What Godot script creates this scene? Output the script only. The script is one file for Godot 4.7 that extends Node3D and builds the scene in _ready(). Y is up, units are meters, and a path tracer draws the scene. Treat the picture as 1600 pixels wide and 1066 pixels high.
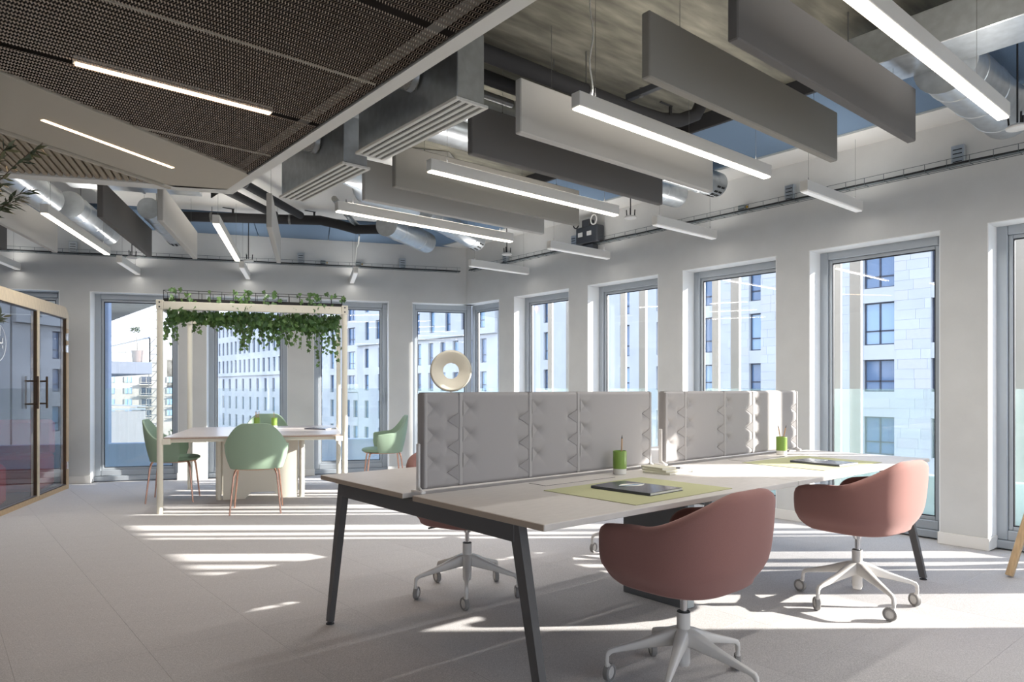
extends Node3D
# Office corner. Axes: x towards the long window wall, -z along it to the corner; the far wall is turned by TURN.

const TURN := 0.41713            # the far wall's angle to the x axis
const XR := 5.97                 # inner face of the window wall
const NF := -9.87                # inner face of the far wall, along its normal
var WD := Vector3(cos(TURN), 0, sin(TURN))
var ND := Vector3(-sin(TURN), 0, cos(TURN))
var FAR := Basis(Vector3.UP, -TURN)
var rng := RandomNumberGenerator.new()
var used := {}
var M := {}


class Build:
	var v := PackedVector3Array()
	var n := PackedVector3Array()

	func t3(a: Vector3, b: Vector3, c: Vector3, na: Vector3, nb: Vector3, nc: Vector3) -> void:
		if (c - a).cross(b - a).dot(na + nb + nc) < 0.0:
			v.append_array([a, c, b])
			n.append_array([na, nc, nb])
		else:
			v.append_array([a, b, c])
			n.append_array([na, nb, nc])

	func quad(a: Vector3, b: Vector3, c: Vector3, d: Vector3, out: Vector3) -> void:
		var m := (c - a).cross(b - d)
		if m.length_squared() < 1e-16:
			return
		m = m.normalized()
		if m.dot(out) < 0.0:
			m = -m
		t3(a, b, c, m, m, m)
		t3(a, c, d, m, m, m)

	func face(a: Vector3, b: Vector3, c: Vector3, out: Vector3) -> void:
		var m := (b - a).cross(c - a)
		if m.length_squared() < 1e-18:
			return
		m = m.normalized()
		if m.dot(out) < 0.0:
			m = -m
		t3(a, b, c, m, m, m)

	func box(c: Vector3, s: Vector3, ch := 0.0, bs := Basis.IDENTITY) -> void:
		var h := s * 0.5
		var P := func(x: float, y: float, z: float) -> Vector3: return c + bs * Vector3(x, y, z)
		var ax := [0, 1, 2]
		for i in ax:
			var j: int = (i + 1) % 3
			var k: int = (i + 2) % 3
			for g in [-1.0, 1.0]:
				var q := []
				for st in [[-1.0, -1.0], [1.0, -1.0], [1.0, 1.0], [-1.0, 1.0]]:
					var w := Vector3.ZERO
					w[i] = g * h[i]
					w[j] = st[0] * (h[j] - ch)
					w[k] = st[1] * (h[k] - ch)
					q.append(P.call(w.x, w.y, w.z))
				var o := Vector3.ZERO
				o[i] = g
				quad(q[0], q[1], q[2], q[3], bs * o)
			if ch > 0.0:
				for gj in [-1.0, 1.0]:
					for gk in [-1.0, 1.0]:
						var q := []
						for st in [[-1.0, 0], [1.0, 0], [1.0, 1], [-1.0, 1]]:
							var w := Vector3.ZERO
							w[i] = st[0] * (h[i] - ch)
							w[j] = gj * (h[j] - (ch if st[1] == 0 else 0.0))
							w[k] = gk * (h[k] - (0.0 if st[1] == 0 else ch))
							q.append(P.call(w.x, w.y, w.z))
						var o := Vector3.ZERO
						o[j] = gj
						o[k] = gk
						quad(q[0], q[1], q[2], q[3], bs * o)
		if ch > 0.0:
			for x in [-1.0, 1.0]:
				for y in [-1.0, 1.0]:
					for z in [-1.0, 1.0]:
						face(P.call(x * h.x, y * (h.y - ch), z * (h.z - ch)), P.call(x * (h.x - ch), y * h.y, z * (h.z - ch)), P.call(x * (h.x - ch), y * (h.y - ch), z * h.z), bs * Vector3(x, y, z))

	func frame_of(d: Vector3) -> Basis:
		var z := d.normalized()
		var x := (Vector3.UP if absf(z.y) < 0.9 else Vector3.RIGHT).cross(z).normalized()
		return Basis(x, z.cross(x), z)

	func cyl(a: Vector3, b: Vector3, r0: float, r1: float, seg := 16, cap := true) -> void:
		var f := frame_of(b - a)
		var l := (b - a).length()
		for i in seg:
			var t0 := TAU * i / seg
			var t1 := TAU * (i + 1) / seg
			var e0 := f.x * cos(t0) + f.y * sin(t0)
			var e1 := f.x * cos(t1) + f.y * sin(t1)
			var k := f.z * (r0 - r1) / maxf(l, 1e-5)
			var m0 := (e0 + k).normalized()
			var m1 := (e1 + k).normalized()
			t3(a + e0 * r0, a + e1 * r0, b + e1 * r1, m0, m1, m1)
			t3(a + e0 * r0, b + e1 * r1, b + e0 * r1, m0, m1, m0)
			if cap:
				face(a, a + e0 * r0, a + e1 * r0, -f.z)
				face(b, b + e0 * r1, b + e1 * r1, f.z)

	func tube(p: Array, r: float, seg := 10, r_end := -1.0) -> void:
		var rings := []
		var f := frame_of(p[1] - p[0])
		for i in p.size():
			var d: Vector3 = (p[mini(i + 1, p.size() - 1)] - p[maxi(i - 1, 0)]).normalized()
			var x := (f.x - d * f.x.dot(d)).normalized()
			f = Basis(x, d.cross(x), d)
			var rr := r if r_end < 0.0 else lerpf(r, r_end, float(i) / (p.size() - 1))
			var ring := PackedVector3Array()
			for k in seg:
				ring.append(p[i] + (f.x * cos(TAU * k / seg) + f.y * sin(TAU * k / seg)) * rr)
			rings.append(ring)
		grid(rings, false, true)
		for e in [0, p.size() - 1]:
			var o: Vector3 = (p[0] - p[1]) if e == 0 else (p[e] - p[e - 1])
			for k in seg:
				face(p[e], rings[e][k], rings[e][(k + 1) % seg], o)

	func grid(p: Array, cu := false, cv := false, flip := 0) -> void:
		# rows of points -> a smooth sheet; flip 0 turns it outwards from its middle
		var nu := p.size()
		var nv: int = p[0].size()
		var nn := []
		var mid := Vector3.ZERO
		for row in p:
			for q in row:
				mid += q
		mid /= nu * nv
		var sign := 0.0
		for i in nu:
			var row := PackedVector3Array()
			for j in nv:
				var i0 := (i - 1 + nu) % nu if cu else maxi(i - 1, 0)
				var i1 := (i + 1) % nu if cu else mini(i + 1, nu - 1)
				var j0 := (j - 1 + nv) % nv if cv else maxi(j - 1, 0)
				var j1 := (j + 1) % nv if cv else mini(j + 1, nv - 1)
				var du: Vector3 = p[i1][j] - p[i0][j]
				var dv: Vector3 = p[i][j1] - p[i][j0]
				var m := du.cross(dv)
				if m.length_squared() < 1e-18:
					var i2 := mini(i + 2, nu - 1) if i == 0 else maxi(i - 2, 0)
					var alt: Vector3 = p[1 if i == 0 else maxi(nu - 2, 0)][j1] - p[1 if i == 0 else maxi(nu - 2, 0)][j0]
					m = (p[i2][j] - p[i][j]).cross(alt) * (1.0 if i == 0 else -1.0)
				m = m.normalized() if m.length_squared() > 1e-20 else Vector3.UP
				row.append(m)
				sign += m.dot(p[i][j] - mid)
			nn.append(row)
		var s := (1.0 if sign >= 0.0 else -1.0) if flip == 0 else float(flip)
		for i in (nu if cu else nu - 1):
			for j in (nv if cv else nv - 1):
				var k := (i + 1) % nu
				var l := (j + 1) % nv
				t3(p[i][j], p[k][j], p[k][l], nn[i][j] * s, nn[k][j] * s, nn[k][l] * s)
				t3(p[i][j], p[k][l], p[i][l], nn[i][j] * s, nn[k][l] * s, nn[i][l] * s)

	func lathe(prof: Array, at: Vector3, seg := 24, bs := Basis.IDENTITY) -> void:
		# profile of (radius, height); each straight piece flat, the turn smooth
		for i in prof.size() - 1:
			var a: Vector2 = prof[i]
			var b: Vector2 = prof[i + 1]
			if a.distance_to(b) < 1e-6:
				continue
			var d := (b - a).normalized()
			for k in seg:
				var t0 := TAU * k / seg
				var t1 := TAU * (k + 1) / seg
				var e0 := Vector3(cos(t0), 0, sin(t0))
				var e1 := Vector3(cos(t1), 0, sin(t1))
				var m0 := bs * (e0 * d.y - Vector3.UP * d.x)
				var m1 := bs * (e1 * d.y - Vector3.UP * d.x)
				var p0 := at + bs * (e0 * a.x + Vector3.UP * a.y)
				var p1 := at + bs * (e1 * a.x + Vector3.UP * a.y)
				var p2 := at + bs * (e1 * b.x + Vector3.UP * b.y)
				var p3 := at + bs * (e0 * b.x + Vector3.UP * b.y)
				if a.x > 1e-6:
					t3(p0, p1, p2, m0, m1, m1)
				if b.x > 1e-6:
					t3(p0, p2, p3, m0, m1, m0)

	func prism(poly: PackedVector2Array, depth: float, xf := Transform3D.IDENTITY) -> void:
		# a flat outline in the xy plane, thickened along +z
		var idx := Geometry2D.triangulate_polygon(poly)
		for i in range(0, idx.size(), 3):
			var q := []
			for k in 3:
				q.append(Vector3(poly[idx[i + k]].x, poly[idx[i + k]].y, 0))
			face(xf * q[0], xf * q[1], xf * q[2], xf.basis * Vector3(0, 0, -1))
			var d := Vector3(0, 0, depth)
			face(xf * (q[0] + d), xf * (q[1] + d), xf * (q[2] + d), xf.basis * Vector3(0, 0, 1))
		var cw := -1.0 if Geometry2D.is_polygon_clockwise(poly) else 1.0
		for i in poly.size():
			var a := poly[i]
			var b := poly[(i + 1) % poly.size()]
			var e := (b - a).normalized()
			var o := xf.basis * Vector3(e.y * cw, -e.x * cw, 0)
			quad(xf * Vector3(a.x, a.y, 0), xf * Vector3(b.x, b.y, 0), xf * Vector3(b.x, b.y, depth), xf * Vector3(a.x, a.y, depth), o)

	func mesh() -> ArrayMesh:
		var a := []
		a.resize(Mesh.ARRAY_MAX)
		a[Mesh.ARRAY_VERTEX] = v
		a[Mesh.ARRAY_NORMAL] = n
		var m := ArrayMesh.new()
		m.add_surface_from_arrays(Mesh.PRIMITIVE_TRIANGLES, a)
		return m


func far_at(w: float, y: float, d: float) -> Vector3:
	return WD * w + ND * d + Vector3.UP * y


func numbered(called: String) -> String:
	var k: int = used.get(called, 0)
	used[called] = k + 1
	return called if k == 0 else "%s_%03d" % [called, k]


func tag(o: Node3D, label: String, category: String, group := "", kind := "") -> Node3D:
	o.set_meta("label", label)
	o.set_meta("category", category)
	if group:
		o.set_meta("group", group)
	if kind:
		o.set_meta("kind", kind)
	return o


func thing(called: String, label: String, category: String, at := Vector3.ZERO, turn := 0.0, group := "") -> Node3D:
	var o := Node3D.new()
	o.name = numbered(called)
	add_child(o)
	o.position = at
	o.rotation.y = turn
	tag(o, label, category, group)
	return o


func part(called: String, shape: Variant, m: Material, parent: Node3D, at := Vector3.ZERO, label := "") -> MeshInstance3D:
	var o := MeshInstance3D.new()
	o.name = called
	o.mesh = shape if shape is Mesh else shape.mesh()
	o.material_override = m
	parent.add_child(o, true)
	o.position = at
	if label:
		o.set_meta("label", label)
	return o


func solo(called: String, shape: Variant, m: Material, label: String, category: String, at := Vector3.ZERO, turn := 0.0, group := "") -> MeshInstance3D:
	var o := part(numbered(called), shape, m, self, at)
	o.rotation.y = turn
	tag(o, label, category, group)
	return o


func shell_of(called: String, shape: Variant, m: Material, label := "") -> MeshInstance3D:
	var o := part(called, shape, m, self)
	o.set_meta("kind", "structure")
	if label:
		o.set_meta("label", label)
	return o


func copy(o: Node3D, called: String, label: String, at: Vector3, turn := 0.0) -> Node3D:
	var c: Node3D = o.duplicate()
	c.name = numbered(called)
	add_child(c)
	c.position = at
	c.rotation.y = turn
	c.set_meta("label", label)
	return c


func box_of(c: Vector3, s: Vector3, ch := 0.0, bs := Basis.IDENTITY) -> Build:
	var b := Build.new()
	b.box(c, s, ch, bs)
	return b


func lin(r: float, g: float, b: float) -> Color:
	return Color(r, g, b).linear_to_srgb()


func mat(called: String, c: Color, rough := 0.6, metal := 0.0) -> StandardMaterial3D:
	var m := StandardMaterial3D.new()
	m.resource_name = called
	m.albedo_color = c
	m.roughness = rough
	m.metallic = metal
	M[called] = m
	return m


func grain(m: StandardMaterial3D, lo: float, hi: float, freq: float, scale: Vector3, world := true, bump := 0.0, octaves := 4, kind := FastNoiseLite.TYPE_SIMPLEX_SMOOTH, stretch_seed := 1) -> void:
	# colour grain and fine relief from one noise picture
	var fn := FastNoiseLite.new()
	fn.noise_type = kind
	fn.seed = stretch_seed
	fn.frequency = freq
	fn.fractal_octaves = octaves
	var ramp := Gradient.new()
	ramp.colors = PackedColorArray([Color(lo, lo, lo), Color(hi, hi, hi)])
	ramp.offsets = PackedFloat32Array([0.0, 1.0])
	var t := NoiseTexture2D.new()
	t.width = 512
	t.height = 512
	t.seamless = true
	t.noise = fn
	t.color_ramp = ramp
	m.albedo_texture = t
	m.uv1_triplanar = true
	m.uv1_world_triplanar = world
	m.uv1_scale = scale
	if bump > 0.0:
		m.heightmap_enabled = true
		m.heightmap_texture = t
		m.heightmap_scale = bump


func _ready() -> void:
	rng.seed = 7
	# camera: eye 1.2 m high, turned 40 degrees towards the window wall, lens shifted up so that walls stay upright
	var cam := Camera3D.new()
	cam.name = "camera"
	cam.near = 0.1
	cam.far = 900.0
	cam.projection = Camera3D.PROJECTION_FRUSTUM
	cam.size = 0.1 * 1066.0 / 1085.0
	cam.frustum_offset = Vector2(0, 0.1 * 73.0 / 1085.0)
	cam.position = Vector3(0, 1.2, 0)
	cam.rotation.y = -deg_to_rad(40.0)
	add_child(cam)
	# sky, sun, exposure
	var sky_look := ProceduralSkyMaterial.new()
	sky_look.sky_top_color = Color(0.70, 0.79, 0.93)
	sky_look.sky_horizon_color = Color(0.93, 0.96, 1.0)
	sky_look.sky_curve = 0.13
	sky_look.sky_energy_multiplier = 1.3
	sky_look.ground_bottom_color = Color(0.55, 0.56, 0.58)
	sky_look.ground_horizon_color = Color(0.75, 0.77, 0.8)
	sky_look.ground_energy_multiplier = 1.0
	sky_look.sun_angle_max = 2.0
	var env := Environment.new()
	env.background_mode = Environment.BG_SKY
	env.sky = Sky.new()
	env.sky.sky_material = sky_look
	env.background_energy_multiplier = SKY
	env.tonemap_mode = Environment.TONE_MAPPER_LINEAR
	env.tonemap_exposure = EXPOSURE
	env.sdfgi_enabled = true
	env.ssao_enabled = true
	env.ssil_enabled = true
	var we := WorldEnvironment.new()
	we.name = "world"
	we.environment = env
	add_child(we)
	var sun := DirectionalLight3D.new()
	sun.name = "sun"
	sun.light_color = Color(1.0, 0.985, 0.955)
	sun.light_energy = SUN
	sun.light_angular_distance = 0.55
	sun.shadow_enabled = true
	sun.sky_mode = DirectionalLight3D.SKY_MODE_LIGHT_ONLY
	add_child(sun)
	var az := deg_to_rad(SUN_AZ)
	var el := deg_to_rad(SUN_EL)
	var to_sun := Vector3(sin(az) * cos(el), sin(el), -cos(az) * cos(el))
	sun.look_at_from_position(to_sun * 20.0, Vector3.ZERO, Vector3.UP)
	materials()
	room()
	windows()
	ceiling_fields()
	suspended_raft()
	baffles_and_lamps()
	services()
	cable_trays()
	desk()
	desk_things()
	chairs()
	canopy_table()
	phone_booth()
	plants_and_stands()
	outside()


const SKY := 0.95
const SUN := 2.5
const SUN_AZ := 129.0
const SUN_EL := 20.2
const EXPOSURE := 2.3
const LAMP := 0.75
const FILL_UPLIGHT := 0.27  # strength of the fill light added on the lamp tops


func materials() -> void:
	var m := mat("wall_paint", Color(0.825, 0.825, 0.815), 0.75)
	grain(m, 0.97, 1.0, 0.01, Vector3.ONE * 0.6)
	m = mat("carpet", Color(0.83, 0.815, 0.81), 0.95)
	grain(m, 0.74, 1.0, 0.2, Vector3.ONE * 3.4, true, 0.12, 3, FastNoiseLite.TYPE_VALUE_CUBIC)
	m = mat("carpet_shade", Color(0.82, 0.805, 0.80), 0.95)
	grain(m, 0.73, 1.0, 0.2, Vector3.ONE * 2.9, true, 0.12, 3, FastNoiseLite.TYPE_VALUE_CUBIC)
	mat("carpet_gap", Color(0.72, 0.71, 0.70), 0.95)
	m = mat("concrete", Color(0.53, 0.515, 0.46), 0.85)
	grain(m, 0.62, 1.0, 0.016, Vector3(0.22, 0.4, 1.1), true, 0.15, 5)
	m = mat("white_board", Color(0.87, 0.865, 0.85), 0.8)
	m = mat("blue_wool", Color(0.50, 0.60, 0.71), 0.95)
	grain(m, 0.7, 1.0, 0.14, Vector3.ONE * 2.6, true, 0.5, 4)
	m = mat("window_metal", Color(0.66, 0.685, 0.71), 0.4, 0.35)
	mat("gasket", Color(0.12, 0.13, 0.15), 0.6)
	m = mat("clear_glass", Color(0.93, 0.97, 0.98, 0.04), 0.0)
	m.transparency = BaseMaterial3D.TRANSPARENCY_ALPHA
	m = mat("guard_glass", Color(0.72, 0.86, 0.84, 0.13), 0.0)
	m.transparency = BaseMaterial3D.TRANSPARENCY_ALPHA
	m = mat("felt_light", Color(0.80, 0.79, 0.77), 0.95)
	grain(m, 0.9, 1.0, 0.2, Vector3.ONE * 4.0)
	m = mat("felt_taupe", Color(0.62, 0.605, 0.575), 0.95)
	grain(m, 0.9, 1.0, 0.2, Vector3.ONE * 4.0)
	m = mat("felt_dark", Color(0.46, 0.45, 0.44), 0.95)
	grain(m, 0.9, 1.0, 0.2, Vector3.ONE * 4.0)
	mat("lamp_white", Color(0.9, 0.89, 0.87), 0.4)
	mat("wire", Color(0.45, 0.45, 0.45), 0.4, 0.6)
	mat("flex_white", Color(0.85, 0.85, 0.83), 0.5)
	m = mat("lamp_glow", Color(1, 1, 1), 0.5)
	m.emission_enabled = true
	m.emission = Color(1.0, 0.95, 0.88)
	m.emission_energy_multiplier = 2.2
	m = mat("warm_glow", Color(1, 1, 1), 0.5)
	m.emission_enabled = true
	m.emission = Color(1.0, 0.83, 0.66)
	m.emission_energy_multiplier = 2.6
	m = mat("lamp_dim", Color(0.95, 0.95, 0.95), 0.5)
	m.emission_enabled = true
	m.emission = Color(1.0, 0.985, 0.96)
	m.emission_energy_multiplier = 0.10
	m = mat("galvanised", Color(0.80, 0.82, 0.835), 0.3, 0.75)
	grain(m, 0.9, 1.0, 0.02, Vector3.ONE * 1.2, true, 0.0, 3)
	m = mat("flex_foil", Color(0.85, 0.85, 0.83), 0.25, 0.95)
	grain(m, 0.6, 1.0, 0.08, Vector3.ONE * 4.0, true, 1.2, 3)
	mat("black_foam", Color(0.16, 0.16, 0.17), 0.85)
	mat("steel_pipe", Color(0.5, 0.5, 0.5), 0.45, 0.7)
	mat("tray_wire", Color(0.33, 0.37, 0.38), 0.5, 0.4)
	mat("cable_black", Color(0.1, 0.1, 0.11), 0.6)
	mat("box_grey", Color(0.58, 0.61, 0.62), 0.5)
	mat("box_dark", Color(0.24, 0.25, 0.27), 0.5)
	mat("slot_dark", Color(0.1, 0.1, 0.1), 0.8)
	mat("cap_yellow", Color(0.75, 0.6, 0.2), 0.5)
	m = mat("raft_frame", Color(0.85, 0.845, 0.82), 0.6)
	m = mat("raft_beige", Color(0.72, 0.69, 0.63), 0.75)
	mat("raft_mesh", Color(0.70, 0.64, 0.575), 0.5, 0.0)
	mat("raft_void", Color(0.17, 0.15, 0.135), 0.9)
	m = mat("raft_slat", Color(0.60, 0.55, 0.475), 0.7)
	m = mat("desk_top", Color(0.80, 0.775, 0.75), 0.42)
	grain(m, 0.94, 1.0, 0.02, Vector3(0.7, 2.0, 5.0), true, 0.0, 3)
	m = mat("desk_edge", Color(0.66, 0.60, 0.54), 0.55)
	mat("anthracite", Color(0.34, 0.335, 0.335), 0.5, 0.2)
	m = mat("box_anthracite", Color(0.36, 0.365, 0.37), 0.5, 0.1)
	m = mat("screen_cloth", Color(0.66, 0.645, 0.64), 0.95)
	grain(m, 0.9, 1.0, 0.15, Vector3.ONE * 5.0, true, 0.05)
	m.rim_enabled = true
	m.rim = 0.3
	mat("screen_seam", Color(0.67, 0.655, 0.65), 0.9)
	mat("alu_white", Color(0.88, 0.87, 0.86), 0.35, 0.1)
	m = mat("pink_wool", Color(0.62, 0.445, 0.415), 0.95)
	grain(m, 0.82, 1.0, 0.14, Vector3.ONE * 6.0, false, 0.12)
	m.rim_enabled = true
	m.rim = 0.7
	m.rim_tint = 0.6
	mat("base_white", Color(0.80, 0.785, 0.765), 0.4)
	mat("chrome", Color(0.85, 0.85, 0.86), 0.12, 1.0)
	mat("tyre_grey", Color(0.52, 0.51, 0.50), 0.6)
	mat("under_dark", Color(0.2, 0.2, 0.2), 0.6)
	mat("green_ceramic", Color(0.48, 0.60, 0.26), 0.35)
	mat("cup_white", Color(0.86, 0.85, 0.82), 0.5)
	m = mat("pencil_wood", Color(0.74, 0.58, 0.42), 0.6)
	mat("pencil_tip", Color(0.15, 0.13, 0.12), 0.5)
	m = mat("felt_mat", Color(0.71, 0.71, 0.55), 0.9)
	mat("paper", Color(0.9, 0.89, 0.86), 0.7)
	mat("book_cream", Color(0.84, 0.82, 0.74), 0.6)
	mat("magazine_dark", Color(0.27, 0.28, 0.33), 0.25)
	m = mat("green_shell", Color(0.555, 0.64, 0.555), 0.6)
	mat("green_seat", Color(0.50, 0.605, 0.51), 0.75)
	mat("copper", Color(0.83, 0.66, 0.585), 0.25, 0.95)
	m = mat("cream_metal", Color(0.90, 0.88, 0.82), 0.45)
	m = mat("table_top", Color(0.80, 0.76, 0.74), 0.3)
	grain(m, 0.9, 1.0, 0.02, Vector3(6.0, 2.0, 0.9), true, 0.0, 3)
	mat("table_edge", Color(0.62, 0.50, 0.42), 0.6)
	mat("black_wire", Color(0.08, 0.08, 0.08), 0.5)
	for i in 3:
		m = mat("ivy_%d" % i, [Color(0.30, 0.44, 0.25), Color(0.40, 0.53, 0.31), Color(0.24, 0.36, 0.22)][i], 0.5)
		m.backlight_enabled = true
		m.backlight = Color(0.35, 0.42, 0.2)
	m = mat("olive_leaf", Color(0.30, 0.34, 0.26), 0.5)
	mat("bark", Color(0.33, 0.28, 0.23), 0.9)
	m = mat("oak", Color(0.80, 0.68, 0.52), 0.5)
	grain(m, 0.82, 1.0, 0.02, Vector3(6.0, 1.0, 6.0), true, 0.0, 4)
	m = mat("oak_light", Color(0.86, 0.79, 0.68), 0.5)
	grain(m, 0.86, 1.0, 0.02, Vector3(6.0, 1.0, 6.0), true, 0.0, 4)
	m = mat("booth_glass", Color(0.8, 0.82, 0.85, 0.012), 0.0)
	m.transparency = BaseMaterial3D.TRANSPARENCY_ALPHA
	mat("booth_plum", Color(0.17, 0.10, 0.14), 0.9)
	mat("booth_red", Color(0.55, 0.09, 0.13), 0.85)
	mat("bronze", Color(0.33, 0.27, 0.22), 0.35, 0.8)
	mat("logo_white", Color(0.92, 0.92, 0.92), 0.6)
	m = mat("shade_paper", Color(0.90, 0.875, 0.81), 0.8)
	m.backlight_enabled = true
	m.backlight = Color(0.5, 0.48, 0.42)
	mat("rim_dark", Color(0.35, 0.34, 0.32), 0.5)
	# outside
	m = mat("stone_white", Color(0.79, 0.785, 0.775), 0.85)
	grain(m, 0.93, 1.0, 0.01, Vector3.ONE * 0.06)
	mat("bounce_lit_white", Color(0.95, 0.95, 0.945), 0.6)  # whiter than the wall paint, standing in for bounced daylight
	mat("stone_pale", Color(0.78, 0.775, 0.77), 0.85)
	mat("stone_tint", Color(0.77, 0.755, 0.745), 0.85)
	mat("frame_blue", Color(0.20, 0.22, 0.28), 0.5)
	m = mat("pane_blue", Color(0.30, 0.42, 0.55), 0.06, 0.0)
	m.metallic_specular = 0.9
	m = mat("pane_pale", Color(0.50, 0.62, 0.72), 0.06, 0.0)
	m.metallic_specular = 0.9
	m = mat("pane_dark", Color(0.17, 0.21, 0.27), 0.06, 0.0)
	m.metallic_specular = 0.9
	mat("facade_cream", Color(0.60, 0.585, 0.545), 0.85)
	mat("render_grey", Color(0.52, 0.53, 0.54), 0.9)
	mat("fin_metal", Color(0.58, 0.565, 0.545), 0.5)
	mat("steel_blue", Color(0.55, 0.60, 0.68), 0.6)
	mat("terracotta", Color(0.40, 0.30, 0.26), 0.8)
	mat("street", Color(0.52, 0.53, 0.53), 0.9)
	mat("terrace_edge", Color(0.40, 0.43, 0.48), 0.8)  # darkened to stand in for shade on the slab front
	mat("parapet_teal", Color(0.62, 0.68, 0.68), 0.5)
	m = mat("tree_leaf", Color(0.36, 0.40, 0.26), 0.7)
	m.backlight_enabled = true
	m.backlight = Color(0.4, 0.45, 0.2)
	m = mat("balloon_red", Color(0.90, 0.25, 0.20), 0.5)
	m.backlight_enabled = true
	m.backlight = Color(1.0, 1.0, 1.0)


func openings_right() -> Array:
	var o := []
	for k in 6:
		var a := -7.075 + 1.352 * k
		o.append([a, a + 1.04])
	return o


func openings_far() -> Array:
	var o := []
	for k in 6:
		var a := -6.744 + 1.354 * k
		o.append([a, a + 1.02])
	return o


func room_outline(grow: float) -> PackedVector2Array:
	# floor plan in (x, z): corner, right back, left back, left far; pushed out by grow
	var p := PackedVector2Array([Vector2(5.97, -8.15), Vector2(5.97, 5.0), Vector2(-9.87, 5.0), Vector2(-2.4, -11.86)])
	return Geometry2D.offset_polygon(p, grow, Geometry2D.JOIN_MITER)[0] if grow != 0.0 else p


func slab(p: PackedVector2Array, y0: float, y1: float) -> Build:
	var b := Build.new()
	b.prism(p, y1 - y0, Transform3D(Basis(Vector3(1, 0, 0), Vector3(0, 0, 1), Vector3(0, 1, 0)), Vector3(0, y0, 0)))
	return b


func room() -> void:
	# floor: a screed and the carpet tiles that lie in view, half a metre each
	var fl := shell_of("floor", slab(room_outline(0.3), -0.3, -0.012), M["carpet_gap"], "pale grey carpet tile floor with bands of sunlight")
	var p := room_outline(0.0)
	var tiles := []
	for v in 3:
		var tb := Build.new()
		tb.box(Vector3(0, -0.006, 0), Vector3(0.4966, 0.012, 0.4966), 0.0006)
		tiles.append(tb.mesh())
	var near := []
	var rest := Build.new()
	for i in range(-21, 12):
		for j in range(-24, 11):
			var c := Vector2(0.765 + 0.497 * (i + 0.5), -2.475 + 0.497 * (j + 0.5))
			var inside := true
			for k in [Vector2(-0.249, -0.249), Vector2(0.249, -0.249), Vector2(0.249, 0.249), Vector2(-0.249, 0.249)]:
				if not Geometry2D.is_point_in_polygon(c + k, p):
					inside = false
			if inside:
				near.append([c.distance_to(Vector2(1.3, -2.2)), c, (i * 7 + j * 3) % 3])
			else:
				var sq := PackedVector2Array([c + Vector2(-0.2483, -0.2483), c + Vector2(0.2483, -0.2483), c + Vector2(0.2483, 0.2483), c + Vector2(-0.2483, 0.2483)])
				for cut in Geometry2D.intersect_polygons(sq, p):
					if cut.size() > 2:
						rest.prism(cut, 0.012, Transform3D(Basis(Vector3(1, 0, 0), Vector3(0, 0, 1), Vector3(0, 1, 0)), Vector3(0, -0.012, 0)))
	near.sort_custom(func(a, b): return a[0] < b[0])
	var fwd := Vector2(sin(deg_to_rad(40)), -cos(deg_to_rad(40)))
	var side := Vector2(cos(deg_to_rad(40)), sin(deg_to_rad(40)))
	var n := 0
	for t in near:
		var depth: float = t[1].dot(fwd)
		var seen: bool = depth > 1.8 and absf(t[1].dot(side)) < depth * 0.80 + 0.4
		if seen and n < 285:
			n += 1
			part("carpet_tile", tiles[0], M["carpet"] if t[2] != 1 else M["carpet_shade"], fl, Vector3(t[1].x, 0, t[1].y))
		else:
			rest.box(Vector3(t[1].x, -0.006, t[1].y), Vector3(0.4966, 0.012, 0.4966))
	part("carpet_tiles", rest, M["carpet"], fl).set_meta("kind", "stuff")

	# window wall: piers, spandrel above the heads, 0.28 thick
	var wr := Build.new()
	var head := 2.415
	var top := 3.42
	var xo := XR + 0.28
	var cuts := [-7.387]
	for o in openings_right():
		cuts.append(o[0])
		cuts.append(o[1])
	cuts.append(5.3)
	for i in range(0, cuts.size(), 2):
		wr.box(Vector3((XR + xo) / 2, head / 2, (cuts[i] + cuts[i + 1]) / 2), Vector3(0.28, head, cuts[i + 1] - cuts[i]))
	wr.box(Vector3((XR + xo) / 2, (head + top) / 2, (-8.2 + 5.3) / 2), Vector3(0.28, top - head, 13.5))
	shell_of("wall_right", wr, M["wall_paint"], "white window wall with tall narrow openings between piers")
	var br := Build.new()
	for i in range(0, cuts.size(), 2):
		br.box(Vector3(XR - 0.008, 0.045, (cuts[i] + cuts[i + 1]) / 2), Vector3(0.016, 0.09, cuts[i + 1] - cuts[i] + 0.03), 0.003)
		for s in [0, 1]:
			br.box(Vector3(XR + 0.09, 0.045, cuts[i + s] + (0.0075 if s == 1 else -0.0075)), Vector3(0.19, 0.09, 0.015), 0.003)
	shell_of("baseboard_right", br, M["lamp_white"])

	# far wall
	var wf := Build.new()
	var fcuts := [-7.3]
	for o in openings_far():
		fcuts.append(o[0])
		fcuts.append(o[1])
	fcuts.append(1.373)
	for i in range(0, fcuts.size(), 2):
		wf.box(far_at((fcuts[i] + fcuts[i + 1]) / 2, head / 2, NF - 0.14), Vector3(fcuts[i + 1] - fcuts[i], head, 0.28), 0.0, FAR)
	wf.box(far_at((-7.3 + 2.26) / 2, (head + top) / 2, NF - 0.14), Vector3(9.56, top - head, 0.28), 0.0, FAR)
	shell_of("wall_far", wf, M["wall_paint"], "far white wall with tall windows behind the green table")
	var bf := Build.new()
	for i in range(0, fcuts.size(), 2):
		bf.box(far_at((fcuts[i] + fcuts[i + 1]) / 2, 0.045, NF + 0.008), Vector3(fcuts[i + 1] - fcuts[i] + 0.03, 0.09, 0.016), 0.003, FAR)
	shell_of("baseboard_far", bf, M["lamp_white"])
	# the two walls out of view
	var lw := Build.new()
	lw.box(far_at(-7.15, 1.71, -0.6), Vector3(0.3, 3.42, 18.9), 0.0, FAR)
	shell_of("wall_left", lw, M["wall_paint"])
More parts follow.
